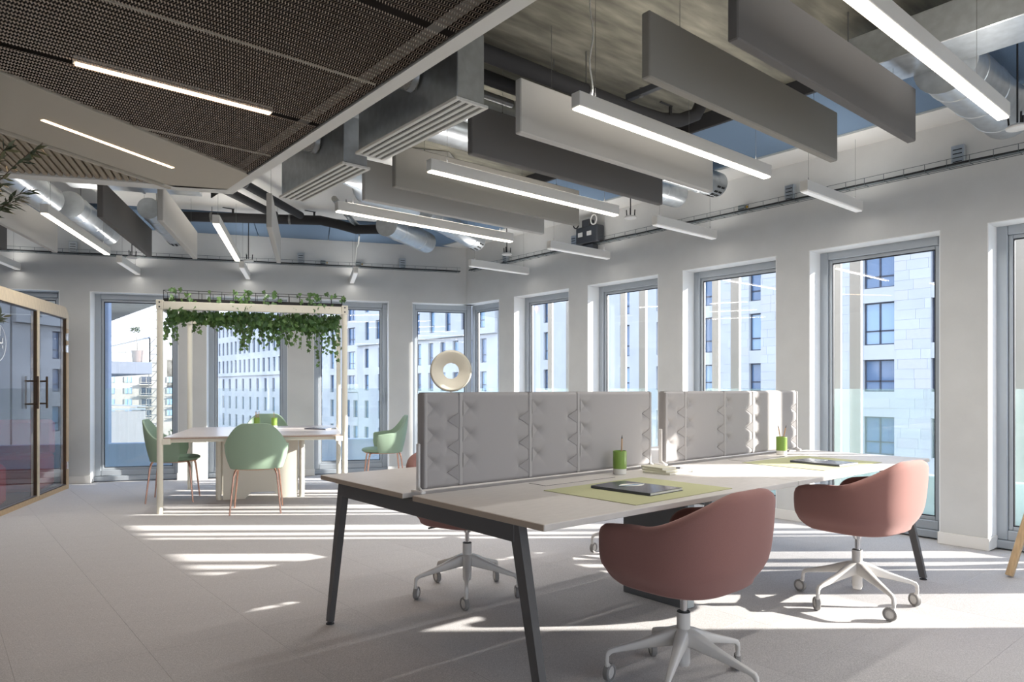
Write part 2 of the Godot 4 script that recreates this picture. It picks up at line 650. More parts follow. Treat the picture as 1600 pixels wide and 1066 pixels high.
	var bw := Build.new()  # unseen back wall, its openings added to let in fill light
	for i in 8:
		bw.box(Vector3(-7.6 + 1.8 * i, 1.45, 5.15), Vector3(0.2, 2.9, 0.3))
	bw.box(Vector3(-8.9, 1.45, 5.15), Vector3(2.4, 2.9, 0.3))
	bw.box(Vector3(5.65, 1.45, 5.15), Vector3(1.3, 2.9, 0.3))
	bw.box(Vector3(-2.0, 3.16, 5.15), Vector3(16.6, 0.52, 0.3))
	shell_of("wall_back", bw, M["wall_paint"])


func window_unit(n: int, w: float, c: Vector3, bs: Basis, handle := false, h := 2.415, lined := [-1, 1]) -> void:
	# an aluminium frame of width w, its pane and threshold; local x along the wall, z into the room
	var o := Node3D.new()
	o.name = "window_%d" % n
	add_child(o)
	o.set_meta("kind", "structure")
	o.set_meta("label", "tall aluminium framed window reaching the floor")
	o.transform = Transform3D(bs, c)
	var fr := Build.new()
	var f := 0.075
	for s in [-1, 1]:
		fr.box(Vector3(s * (w / 2 - f / 2), h / 2 + 0.03, 0), Vector3(f, h - 0.06, 0.07), 0.006)
	fr.box(Vector3(0, h - f / 2, 0), Vector3(w - 2 * f, f, 0.07), 0.006)
	fr.box(Vector3(0, 0.06 + f / 2, 0), Vector3(w - 2 * f, f, 0.07), 0.006)
	part("frame", fr, M["window_metal"], o)
	var sa := Build.new()
	var g := 0.03
	for s in [-1, 1]:
		sa.box(Vector3(s * (w / 2 - f - g / 2), h / 2 + 0.03, -0.008), Vector3(g, h - 2 * f - 0.06, 0.045), 0.004)
	sa.box(Vector3(0, h - f - g / 2, -0.008), Vector3(w - 2 * f - 2 * g, g, 0.045), 0.004)
	sa.box(Vector3(0, 0.06 + f + g / 2, -0.008), Vector3(w - 2 * f - 2 * g, g, 0.045), 0.004)
	part("sash", sa, M["window_metal"], o)
	var gk := Build.new()
	var iw := w - 2 * f - 2 * g
	for s in [-1, 1]:
		gk.box(Vector3(s * (iw / 2 - 0.004), h / 2 + 0.03, 0.0), Vector3(0.008, h - 2 * f - 2 * g - 0.06, 0.02))
	gk.box(Vector3(0, h - f - g - 0.004, 0.0), Vector3(iw, 0.008, 0.02))
	gk.box(Vector3(0, 0.06 + f + g + 0.004, 0.0), Vector3(iw, 0.008, 0.02))
	part("gasket", gk, M["gasket"], o)
	var pn := Build.new()
	var a := Vector3(-iw / 2, 0.06 + f + g, -0.01)
	var b := Vector3(iw / 2, h - f - g, -0.01)
	pn.quad(a, Vector3(b.x, a.y, a.z), b, Vector3(a.x, b.y, a.z), Vector3(0, 0, 1))
	part("pane", pn, M["clear_glass"], o)
	var rv := Build.new()
	for s in lined:
		rv.box(Vector3(s * (w / 2 - 0.003), h / 2, 0.13), Vector3(0.006, h, 0.19))
	rv.box(Vector3(0, h - 0.003, 0.13), Vector3(w - 0.012, 0.006, 0.19))
	part("brightening_lining", rv, M["bounce_lit_white"], o)  # added white boards, imitating daylight bounced onto jambs and soffit
	var th := Build.new()
	th.box(Vector3(0, 0.03, 0.01), Vector3(w, 0.06, 0.1), 0.005)
	part("threshold", th, M["window_metal"], o)
	if handle:
		var hd := Build.new()
		hd.box(Vector3(w / 2 - 0.05, 1.12, 0.045), Vector3(0.028, 0.13, 0.02), 0.006)
		hd.box(Vector3(w / 2 - 0.05, 1.10, 0.07), Vector3(0.02, 0.02, 0.04), 0.004)
		hd.box(Vector3(w / 2 - 0.05, 1.04, 0.09), Vector3(0.02, 0.14, 0.014), 0.006)
		part("window_handle", hd, M["window_metal"], o)


func windows() -> void:
	var n := 1
	for o in openings_far():
		window_unit(n, o[1] - o[0], far_at((o[0] + o[1]) / 2, 0, NF - 0.225), FAR, n == 6)
		n += 1
	var right := Basis(Vector3.UP, -PI / 2)       # local z towards the room, -x of the world
	# corner: one light on each wall and a post where they meet
	window_unit(n, 2.285 - 1.373, far_at((1.373 + 2.285) / 2, 0, NF - 0.225), FAR, false, 2.415, [-1])
	n += 1
	window_unit(n, 8.265 - 7.387, Vector3(XR + 0.225, 0, -(8.265 + 7.387) / 2), right, false, 2.415, [1])
	n += 1
	for o in openings_right():
		window_unit(n, o[1] - o[0], Vector3(XR + 0.225, 0, (o[0] + o[1]) / 2), right, false)
		n += 1
	# windows added out of view behind the eye, to bring in fill light
	for i in 7:
		window_unit(n, 1.6, Vector3(-6.7 + 1.8 * i, 0, 5.22), Basis(Vector3.UP, PI), false, 2.9)
		n += 1
	# outside: slender posts before the window wall and the glass guard rail
	var nth := ["first", "second", "third", "fourth", "fifth", "sixth"]
	for i in 6:
		var o: Array = openings_right()[i]
		var b := Build.new()
		b.box(Vector3(0, 1.0, 0), Vector3(0.05, 5.6, 0.11), 0.006)
		solo("facade_post", b, M["fin_metal"], "pale facade post outside the window wall, %s from the room corner" % nth[i], "post", Vector3(7.1, 0, o[0] - 0.09), 0.0, "facade posts outside the window wall")
		b = Build.new()
		b.box(Vector3(0, 1.0, 0), Vector3(0.04, 5.6, 0.085), 0.005)  # inferred upright, placed to cast the second shadow in each sun band
		solo("shadow_casting_rod", b, M["fin_metal"], "slim upright placed to cast sun band shadows, %s from the room corner" % nth[i], "post", Vector3(6.75, 0, o[0] - 0.118), 0.0, "slim uprights outside the window wall")
	var gr := thing("glass_guard", "clear glass guard rail outside the row of windows along the right wall", "railing", Vector3.ZERO)
	var k := 0
	for o in openings_right():
		var pg := Build.new()
		pg.box(Vector3(6.52, 0.62, o[0] + 0.5), Vector3(0.012, 1.14, 1.33))
		part("guard_pane", pg, M["guard_glass"], gr)
		var cl := Build.new()
		cl.box(Vector3(6.54, 0.5, o[0] - 0.17), Vector3(0.03, 0.95, 0.035), 0.004)
		part("guard_post", cl, M["box_grey"], gr)
		k += 1
	var gc := Build.new()
	gc.box(Vector3(6.52, 0.62, -7.9), Vector3(0.012, 1.14, 0.95))
	part("guard_pane", gc, M["guard_glass"], gr)
	var gf := thing("glass_guard", "clear glass guard rail outside the far wall windows", "railing", Vector3.ZERO)
	for o in openings_far():
		var pg := Build.new()
		pg.box(far_at((o[0] + o[1]) / 2, 0.62, NF - 0.5), Vector3(1.33, 1.14, 0.012), 0.0, FAR)
		part("guard_pane", pg, M["guard_glass"], gf)
	var gl := Build.new()
	gl.box(far_at(1.95, 0.62, NF - 0.5), Vector3(1.2, 1.14, 0.012), 0.0, FAR)
	part("guard_pane", gl, M["guard_glass"], gf)
	# post and low wall by the booth window, blue of the shade painted in
	var ex := thing("parapet", "blue grey low wall running round outside the windows, with a post by the booth", "parapet", Vector3.ZERO)
	var wp := Build.new()
	wp.box(far_at(-0.8, 0.1, NF - 0.95), Vector3(6.6, 0.66, 0.14), 0.01, FAR)
	part("low_wall", wp, M["steel_blue"], ex)
	wp = Build.new()
	wp.box(Vector3(6.93, 0.1, -2.4), Vector3(0.12, 0.62, 12.6), 0.01)
	part("low_wall", wp, M["parapet_teal"], ex)
	wp = Build.new()
	wp.box(far_at(-2.79, 1.4, NF - 0.95), Vector3(0.2, 3.6, 0.16), 0.01, FAR)
	part("post", wp, M["steel_blue"], ex)


func ceiling_fields() -> void:
	shell_of("ceiling", slab(room_outline(0.3), 3.34, 3.65), M["concrete"], "raw concrete ceiling slab with board marks")
	var c: Node3D = get_node("ceiling")
	# white margin along the window wall and the blue panels between it and the concrete
	var b := Build.new()
	b.box(Vector3(5.795, 3.28, -1.6), Vector3(0.35, 0.12, 13.2), 0.0)
	part("white_margin", b, M["white_board"], c)
	b = Build.new()
	b.box(Vector3(5.60, 3.25, -1.6), Vector3(0.03, 0.06, 13.2), 0.004)
	part("margin_trim", b, M["box_grey"], c)
	var corner := Vector2(5.61, -7.6)
	for k in 14:
		var z1 := 4.6 - 0.9 * k
		if z1 - 0.9 < -7.6:
			break
		b = Build.new()
		b.box(Vector3(5.12, 3.28, z1 - 0.45), Vector3(0.93, 0.11, 0.892), 0.004)
		part("acoustic_panel", b, M["blue_wool"], c)
	# along the far wall
	for k in 9:
		var w0 := -6.98 + 0.9 * k
		b = Build.new()
		if k < 8:
			b.box(far_at(w0 + 0.45, 3.28, NF + 0.55), Vector3(0.892, 0.11, 1.09), 0.004, FAR)
		part("acoustic_panel", b, M["blue_wool"], c) if k < 8 else null
	var poly := PackedVector2Array()
	for q in [Vector2(0.225, NF + 0.01), Vector2(2.14, NF + 0.01)]:
		var v := far_at(q.x, 0, q.y)
		poly.append(Vector2(v.x, v.z))
	poly.append(Vector2(5.60, -7.62))
	poly.append(Vector2(4.66, -7.2))
	var e := far_at(0.8, 0, NF + 1.1)
	poly.append(Vector2(e.x, e.z))
	e = far_at(0.225, 0, NF + 1.1)
	poly.append(Vector2(e.x, e.z))
	part("acoustic_panel", slab(poly, 3.225, 3.335), M["blue_wool"], c)
	b = Build.new()
	b.box(Vector3(4.635, 3.28, -1.45), Vector3(0.03, 0.12, 12.1), 0.004)
	part("panel_edge", b, M["black_foam"], c)
	# white plaster board over the far left group of baffles
	poly = PackedVector2Array()
	for q in [Vector2(-6.95, NF + 1.12), Vector2(0.75, NF + 1.12), Vector2(1.9, NF + 2.2), Vector2(1.2, -6.2), Vector2(-6.95, -5.8)]:
		var v := far_at(q.x, 0, q.y)
		poly.append(Vector2(v.x, v.z))
	part("plaster_board", slab(poly, 3.26, 3.335), M["white_board"], c)


func suspended_raft() -> void:
	var y := 2.70
	var o := thing("ceiling_raft", "dark metal mesh ceiling raft with white frame, hung over the left of the room", "ceiling panel", Vector3(0.0, y, -3.5))
	var at := Vector3(0.0, y, -3.5)
	# outline in (x, z): corner, right edge towards the eye, left edge along the far wall
	var cr := Vector2(1.80, -5.52)
	var bw := 0.075
	var ld := Vector2(-WD.x, -WD.z)
	var lf := cr + ld * 5.2
	# frame: two bands with an upstand
	var f := Build.new()
	f.prism(PackedVector2Array([Vector2(cr.x, cr.y), Vector2(cr.x, 2.0), Vector2(cr.x - bw, 2.0), Vector2(cr.x - bw, cr.y + 0.12)]), 0.13, Transform3D(Basis(Vector3(1, 0, 0), Vector3(0, 0, 1), Vector3(0, 1, 0)), -at + Vector3(0, y, 0)))
	part("frame_band", f, M["raft_frame"], o)
	f = Build.new()
	var nin := Vector2(ND.x, ND.z) * bw
	f.prism(PackedVector2Array([cr, Vector2(cr.x - bw, cr.y + 0.12), lf + nin, lf]), 0.13, Transform3D(Basis(Vector3(1, 0, 0), Vector3(0, 0, 1), Vector3(0, 1, 0)), -at + Vector3(0, y, 0)))
	part("frame_band", f, M["raft_frame"], o)
	f = Build.new()
	f.box(Vector3(cr.x - bw - 0.012, 0.03, 1.4), Vector3(0.008, 0.05, 7.3))
	part("dark_trim", f, M["raft_void"], o)  # thin dark line along the inside of the frame
	# dark lid over everything, standing in for the dark void above the mesh
	f = slab(PackedVector2Array([Vector2(cr.x - 0.01, cr.y + 0.06), Vector2(cr.x - 0.01, 2.0), Vector2(-3.2, 2.0), Vector2(lf.x, lf.y + 0.05)]), 0.13, 0.15)
	part("void_sheet", f, M["raft_void"], o, -Vector3(at.x, 0, at.z))
	# beige strip between two oblique lines
	var a0 := Vector2(1.70, -4.93)
	var dr := Vector2(-0.8677, 0.497)         # runs up and left in the picture
	var b0 := Vector2(1.40, -5.60)
	var strip := PackedVector2Array([a0, a0 + dr * 5.0, b0 + dr * 5.0, b0, Vector2(cr.x - bw, cr.y + 0.10), Vector2(cr.x - bw, a0.y - 0.02)])
	part("beige_panel", slab(strip, 0.0, 0.02), M["raft_beige"], o, -Vector3(at.x, 0, at.z))
	f = Build.new()
	f.box(Vector3(a0.x + dr.x * 2.5, 0.010, a0.y + dr.y * 2.5) - Vector3(at.x, 0, at.z), Vector3(5.0, 0.018, 0.010), 0.0, Basis(Vector3.UP, atan2(-dr.y, dr.x)))
	part("panel_lip", f, M["raft_beige"], o)
	f = Build.new()
	f.box(Vector3(b0.x + dr.x * 2.5 - 0.02, 0.012, b0.y + dr.y * 2.5 - 0.03) - Vector3(at.x, 0, at.z), Vector3(5.0, 0.05, 0.02), 0.0, Basis(Vector3.UP, atan2(-dr.y, dr.x)))
	part("panel_lip", f, M["raft_beige"], o)
	# corrugated slats in the far left triangle, running across the strip
	var sd := Vector2(0.33, -0.944)
	for i in 46:
		var s := b0 + dr * (0.06 + 0.072 * i) + Vector2(-0.02, -0.045)
		# slat from the strip to the far frame
		var rel := s - (cr + nin)
		var nn := Vector2(ND.x, ND.z)
		var dist := rel.dot(nn)
		var per := -sd.dot(nn)
		if dist <= 0.01:
			continue
		var len := dist / per
		var m := s + sd * len * 0.5
		var sb := Build.new()
		sb.box(Vector3(m.x - at.x, 0.03, m.y - at.z), Vector3(len, 0.04, 0.034), 0.008, Basis(Vector3.UP, atan2(-sd.y, sd.x)))
		part("slat", sb, M["raft_slat"], o)
	# expanded mesh panels: zigzag strands running towards the far wall, one field between each pair of seams
	var seams := [-5.6, -4.465, -3.77, -3.08, -2.435, -1.75, -1.06]
	for i in seams.size() - 1:
		var z0: float = seams[i] + (0.026 if seams[i] != -4.465 and seams[i] != -3.08 else 0.006)
		var z1: float = seams[i + 1] - (0.026 if i == 1 or i == 3 or i == 5 else 0.006)
		var mb := Build.new()
		var step := 0.01875
		var pitch := 0.0125
		var x := cr.x - bw - 0.022
		while x > -2.2:
			# a strand begins where the beige strip ends
			var za := z0
			if x < a0.x:
				za = maxf(z0, a0.y + (x - a0.x) / dr.x * dr.y + 0.012)
			elif z0 < a0.y:
				za = maxf(z0, a0.y)
			var k := 0
			var z := z0
			while z < z1 - 0.004:
				if z >= za:
					var s0 := 0.0048 if k % 2 == 0 else -0.0048
					var zn := minf(z + step, z1)
					mb.quad(Vector3(x + s0, 0.004, z), Vector3(x - s0, 0.004, zn), Vector3(x - s0 + 0.0045, 0.010, zn), Vector3(x + s0 + 0.0045, 0.010, z), Vector3(0.4, -1, 0))
				z += step
				k += 1
			x -= pitch
		if mb.v.size() > 0:
			part("mesh_panel", mb, M["raft_mesh"], o, -Vector3(at.x, 0, at.z)).set_meta("kind", "stuff")
	for s in [-4.465, -3.08]:
		f = Build.new()
		f.box(Vector3(0.3, 0.008, s - at.z), Vector3(2.8, 0.010, 0.004))
		part("seam_bar", f, M["raft_beige"], o)
	# rods up to the slab
	for q in [Vector2(1.6, -5.0), Vector2(1.6, -2.6), Vector2(-1.0, -5.2), Vector2(-1.2, -1.0)]:
		f = Build.new()
		f.cyl(Vector3(q.x - at.x, 0.14, q.y - at.z), Vector3(q.x - at.x, 0.64, q.y - at.z), 0.006, 0.006, 8)
		part("rod", f, M["wire"], o)
	# two recessed warm light lines
	recessed_line("warm white light line in the seam of the dark mesh", Vector3(0.519, y + 0.0, -3.77), Vector3(1.431, y + 0.0, -3.77), 0.03)
	recessed_line("warm white light line in the beige strip of the raft", Vector3(0.484, y - 0.004, -4.665), Vector3(1.271, y - 0.004, -5.11), 0.024)


func recessed_line(label: String, a: Vector3, b: Vector3, w: float) -> void:
	var d := b - a
	var o := thing("light_line", label, "light", (a + b) / 2, atan2(-d.z, d.x), "recessed light lines of the raft")
	var h := Build.new()
	h.box(Vector3(0, 0.022, 0), Vector3(d.length() + 0.02, 0.03, w + 0.012), 0.002)
	part("housing", h, M["lamp_white"], o)
	h = Build.new()
	h.box(Vector3(0, 0.004, 0), Vector3(d.length(), 0.008, w))
	part("diffuser", h, M["warm_glow"], o)
	glow_under(o, d.length(), w, Color(1.0, 0.82, 0.63), LAMP * 0.22, -0.004)


func glow_under(o: Node3D, l: float, w: float, c: Color, e: float, y: float, up := false) -> void:
	var a := AreaLight3D.new()
	a.name = "lamp_light"
	a.area_size = Vector2(l, w)
	a.light_color = c
	a.light_energy = e
	a.light_specular = 1.0
	a.shadow_enabled = true
	a.set("area_range", 30.0)
	a.set("area_attenuation", 2.0)
	o.add_child(a)
	a.position = Vector3(0, y, 0)
	a.rotation.x = PI / 2 if up else -PI / 2


func baffle(x_len: float, m: Material, label: String, at: Vector3, turn: float, group: String) -> void:
	var o := thing("acoustic_baffle", label, "acoustic baffle", at, turn, group)
	var b := Build.new()
	b.box(Vector3(0, 0.155, 0), Vector3(x_len, 0.31, 0.05), 0.006)
	part("felt_panel", b, m, o)
	var up := 0.615 if absf(turn) > 0.1 else 0.695
	for s in [-0.36, 0.36]:
		b = Build.new()
		b.cyl(Vector3(s * x_len, 0.31, 0), Vector3(s * x_len, up, 0), 0.0012, 0.0012, 6)
		part("suspension_wire", b, M["wire"], o)
		b = Build.new()
		b.cyl(Vector3(s * x_len, 0.305, 0), Vector3(s * x_len, 0.325, 0), 0.006, 0.004, 8)
		part("wire_clip", b, M["wire"], o)


func lamp(x_len: float, lit: bool, label: String, at: Vector3, turn: float, group: String, flex := false, hang := 0.42) -> void:
	var o := thing("linear_lamp", label, "pendant lamp", at, turn, group)
	var h := 0.085
	var w := 0.062
	var b := Build.new()
	b.box(Vector3(0, h / 2 + 0.004, 0), Vector3(x_len, h - 0.008, w), 0.003)
	part("housing", b, M["lamp_white"], o)
	b = Build.new()
	b.box(Vector3(0, 0.003, 0), Vector3(x_len - 0.012, 0.006, w - 0.012))
	part("diffuser", b, M["lamp_glow"] if lit else M["lamp_dim"], o)
	var up := 0.615 if absf(turn) > 0.1 else (0.69 if x_len > 1.0 else 0.58)
	for s in [-hang, hang]:
		b = Build.new()
		b.cyl(Vector3(s * x_len, h, 0), Vector3(s * x_len, up, 0), 0.0012, 0.0012, 6)
		part("suspension_wire", b, M["wire"], o)
		b = Build.new()
		b.cyl(Vector3(s * x_len, h, 0), Vector3(s * x_len, h + 0.035, 0), 0.004, 0.003, 8)
		part("wire_clip", b, M["wire"], o)
	if flex:
		var pts := []
		for i in 13:
			var t := i / 12.0
			pts.append(Vector3(-0.42 * x_len - 0.03 + 0.008 * sin(t * 14.0), h + t * 0.6, 0.006 * cos(t * 11.0)))
		b = Build.new()
		b.tube(pts, 0.004, 8)
		part("power_flex", b, M["flex_white"], o)
	# direct light below; an uplight added as fill for ceiling and upper walls
	b = Build.new()
	b.box(Vector3(0, h + 0.001, 0), Vector3(x_len * 0.9, 0.004, w - 0.02))
	part("added_uplight", b, M["lamp_glow"] if lit else M["lamp_dim"], o)
	var share := x_len / 1.87
	glow_under(o, x_len - 0.012, w - 0.012, Color(1.0, 0.985, 0.965), (LAMP if lit else LAMP * 0.10) * share, -0.006)
	glow_under(o, x_len * 0.9, w - 0.02, Color(1.0, 0.985, 0.965), (FILL_UPLIGHT if lit else FILL_UPLIGHT * 0.7) * share * (0.6 if absf(turn) > 0.1 and lit else 1.0), h + 0.008, true)


func baffles_and_lamps() -> void:
	var y := 2.64
	var x := (2.55 + 4.42) / 2
	var g := "acoustic baffles in the row by the window wall"
	var zs := func(k: float) -> float: return -1.16 - 0.457 * k
	baffle(1.87, M["felt_dark"], "dark grey felt baffle at the right end of the row by the bright lamp", Vector3(x, y, zs.call(1)), 0, g)
	baffle(1.87, M["felt_taupe"], "taupe felt baffle under the raw concrete, beside the dark grey end baffle", Vector3(x, y, zs.call(2)), 0, g)
	baffle(1.87, M["felt_light"], "pale grey felt baffle right behind the lamp under the concrete", Vector3(x, y, zs.call(4)), 0, g)
	baffle(1.87, M["felt_dark"], "darkest felt baffle, next to the larger slotted air diffuser", Vector3(x, y, zs.call(5)), 0, g)
	baffle(1.87, M["felt_taupe"], "taupe felt baffle just behind the middle pendant lamp", Vector3(x, y, zs.call(7)), 0, g)
	baffle(1.87, M["felt_light"], "pale felt baffle farthest back in the row, before the last lamp", Vector3(x, y, zs.call(8)), 0, g)
	var lg := "lit pendant lamps by the window wall"
	lamp(1.87, true, "long lit pendant lamp in the top right corner of the picture", Vector3(x, y, zs.call(0)), 0, lg, false, 0.27)
	lamp(1.87, true, "long lit pendant lamp under the concrete with a white cable", Vector3(x, y, zs.call(3)), 0, lg, true)
	lamp(1.87, true, "long lit pendant lamp before the taupe baffle, middle of the row", Vector3(x, y, zs.call(6)), 0, lg)
	lamp(1.87, true, "long lit pendant lamp farthest from the eye, below the small diffuser", Vector3(x, y, zs.call(9)), 0, lg)
	# unseen lamps of the row behind the eye, placed to light the room
	for k in [-3, -6, -9]:
		lamp(1.87, true, "unseen pendant lamp lighting the room, %s bay behind the eye" % ["first", "second", "third"][-k / 3 - 1], Vector3(x, y, zs.call(k)), 0, lg)
	var sg := "short pendant lamps close to the window wall"
	var names := ["short white pendant lamp nearest the eye, above the large right window", "short white pendant lamp right of the black projector box", "short white pendant lamp just under the black projector box", "short white pendant lamp closest to the room corner"]
	for i in 4:
		lamp(0.92, false, names[i], Vector3(5.38, y, zs.call(3 + 3 * i)), 0, sg)
	# left group: across the far wall
	var t := -TURN + PI / 2
	var n := (-6.61 - 8.45) / 2
	g = "acoustic baffles near the far wall"
	baffle(1.86, M["felt_light"], "pale felt baffle at the left edge above the phone booth", far_at(-2.625, y, n), t, g)
	baffle(1.86, M["felt_dark"], "dark felt baffle hanging between two pale ones above the far wall windows", far_at(-1.715, y, n), t, g)
	baffle(1.86, M["felt_light"], "pale felt baffle left of the small upright-looking lamp", far_at(-1.255, y, n), t, g)
	baffle(1.86, M["felt_light"], "pale felt baffle seen almost end-on below the raft corner", far_at(-0.365, y, n), t, g)
	baffle(1.86, M["felt_dark"], "dark felt baffle cut off by the left picture edge", far_at(-3.09, y, n), t, g)
	lg = "lit pendant lamps near the far wall"
	lamp(1.86, true, "lit pendant lamp between the pale and dark baffles above the booth", far_at(-2.13, y, n), t, lg)
	lamp(1.86, true, "lit pendant lamp hanging just below the raft corner", far_at(-0.81, y, n), t, lg)
	lamp(1.86, true, "lit pendant lamp of the far row left of the picture", far_at(-3.55, y, n), t, lg)
	sg = "short pendant lamps close to the far wall"
	lamp(0.9, false, "short white pendant lamp between booth and first tall window", far_at(-2.13, y, -9.39), t, sg, false, 0.35)
	lamp(0.9, false, "short white pendant lamp above the left end of the ivy", far_at(-0.81, y, -9.39), t, sg, false, 0.35)
	lamp(0.9, false, "short white pendant lamp above the right end of the ivy", far_at(0.535, y, -9.39), t, sg, false, 0.35)
	lamp(0.9, false, "short white pendant lamp cut off at the left picture edge", far_at(-3.45, y, -9.39), t, sg, false, 0.35)
	# fill lamps added out of view, behind the eye
	for p in [Vector3(-1.5, 2.64, 4.2), Vector3(0.9, 2.64, 3.4)]:
		lamp(1.87, true, "added fill lamp behind the eye, %s the added back glazing" % ("nearest to" if p.z > 4.0 else "a step from"), p, 0, "added fill lamps behind the eye")


func duct(a: Vector3, b: Vector3, r: float, bands: int, parent: Node3D, cap := 0) -> void:
	# spiral duct with raised bands; cap 1 closes the far end with a slotted disc, 2 with a plain disc
	var d := Build.new()
	d.cyl(a, b, r, r, 28, false)
	part("duct_pipe", d, M["galvanised"], parent)
	for i in bands:
		var c := a.lerp(b, (i + 0.5) / bands)
		var u := (b - a).normalized() * 0.006
		var e := Build.new()
		e.cyl(c - u, c - u * 0.3, r, r + 0.004, 28, false)
		e.cyl(c - u * 0.3, c + u * 0.3, r + 0.004, r + 0.004, 28, false)
		e.cyl(c + u * 0.3, c + u, r + 0.004, r, 28, false)
		part("duct_band", e, M["galvanised"], parent)
	for k in [0.25, 0.8]:
		var hc := a.lerp(b, k)
		var hr := Build.new()
		hr.cyl(hc + Vector3(0, r, 0), Vector3(hc.x, 3.30, hc.z), 0.003, 0.003, 6)
		part("hanger_wire", hr, M["wire"], parent)
	var w0 := (b - a).normalized()
	var sc := Build.new()
	sc.cyl(a - w0 * 0.004, a + w0 * 0.002, r + 0.006, r + 0.006, 28)
	part("start_collar", sc, M["galvanised"], parent)
	if cap > 0:
		var u := (b - a).normalized()
		var e := Build.new()
		e.cyl(b - u * 0.002, b + u * 0.004, r, r, 28)
		part("end_cap", e, M["galvanised"], parent)
	if cap == 1:
		# slots cut round the lower side of the last piece
		var f := Basis(Vector3.UP.cross(b - a).normalized(), Vector3.UP, (b - a).normalized())
		for i in 4:
			for s in 2:
				var ang := -0.55 - 0.42 * i
				for side in [-1.0, 1.0]:
					var e := Build.new()
					var pos: Vector3 = b - f.z * (0.045 + 0.062 * s) + (f.x * cos(ang) * side + f.y * sin(ang)) * (r + 0.001)
					var nrm: Vector3 = (f.x * cos(ang) * side + f.y * sin(ang))
					var tx := nrm.cross(f.z)
					e.box(pos, Vector3(0.018, 0.004, 0.045), 0.0, Basis(tx, nrm, f.z))
					part("slot", e, M["slot_dark"], parent)


func diffuser(at: Vector3, l: float, label: String) -> Node3D:
	var o := thing("air_diffuser", label, "air diffuser", at, 0.0, "slotted air diffusers")
	var w := 0.20
	var b := Build.new()
	b.box(Vector3(0, 0.2, 0), Vector3(0.17, 0.36, l - 0.03), 0.004)
	part("plenum_box", b, M["galvanised"], o)
	b = Build.new()
	for s in [-1, 1]:
		b.box(Vector3(s * (w / 2 - 0.012), 0.008, 0), Vector3(0.024, 0.016, l), 0.002)
		b.box(Vector3(0, 0.008, s * (l / 2 - 0.008)), Vector3(w - 0.048, 0.016, 0.016), 0.002)
	part("face_frame", b, M["raft_frame"], o)
	for i in 4:
		b = Build.new()
		b.box(Vector3(-0.0655 + 0.0435 * i + 0.001, 0.008, 0), Vector3(0.024, 0.014, l - 0.03), 0.002)
		if i > 0:
			part("blade", b, M["raft_frame"], o, Vector3(-0.0217, 0, 0))
	b = Build.new()
	b.box(Vector3(0, 0.018, 0), Vector3(w - 0.03, 0.003, l - 0.02))
	part("slot_back", b, M["slot_dark"], o)
	# flexible hose into the left side and the rod that carries the box
	var pts := []
	for i in 9:
		var t := i / 8.0
		pts.append(Vector3(-0.085 - 0.42 * t, 0.25 + 0.05 * t * t, 0.12 - 0.05 * t))
	b = Build.new()
	b.tube(pts, 0.075, 20)
	part("flexible_hose", b, M["flex_foil"], o)
	b = Build.new()
	b.cyl(Vector3(-0.09, 0.25, 0.12), Vector3(-0.12, 0.253, 0.117), 0.081, 0.081, 20)
	part("hose_collar", b, M["galvanised"], o)
	for s in [-1, 1]:
		b = Build.new()
		b.cyl(Vector3(0, 0.38, s * l * 0.4), Vector3(0, 0.71, s * l * 0.4), 0.004, 0.004, 6)
		part("hanger_rod", b, M["wire"], o)
	return o


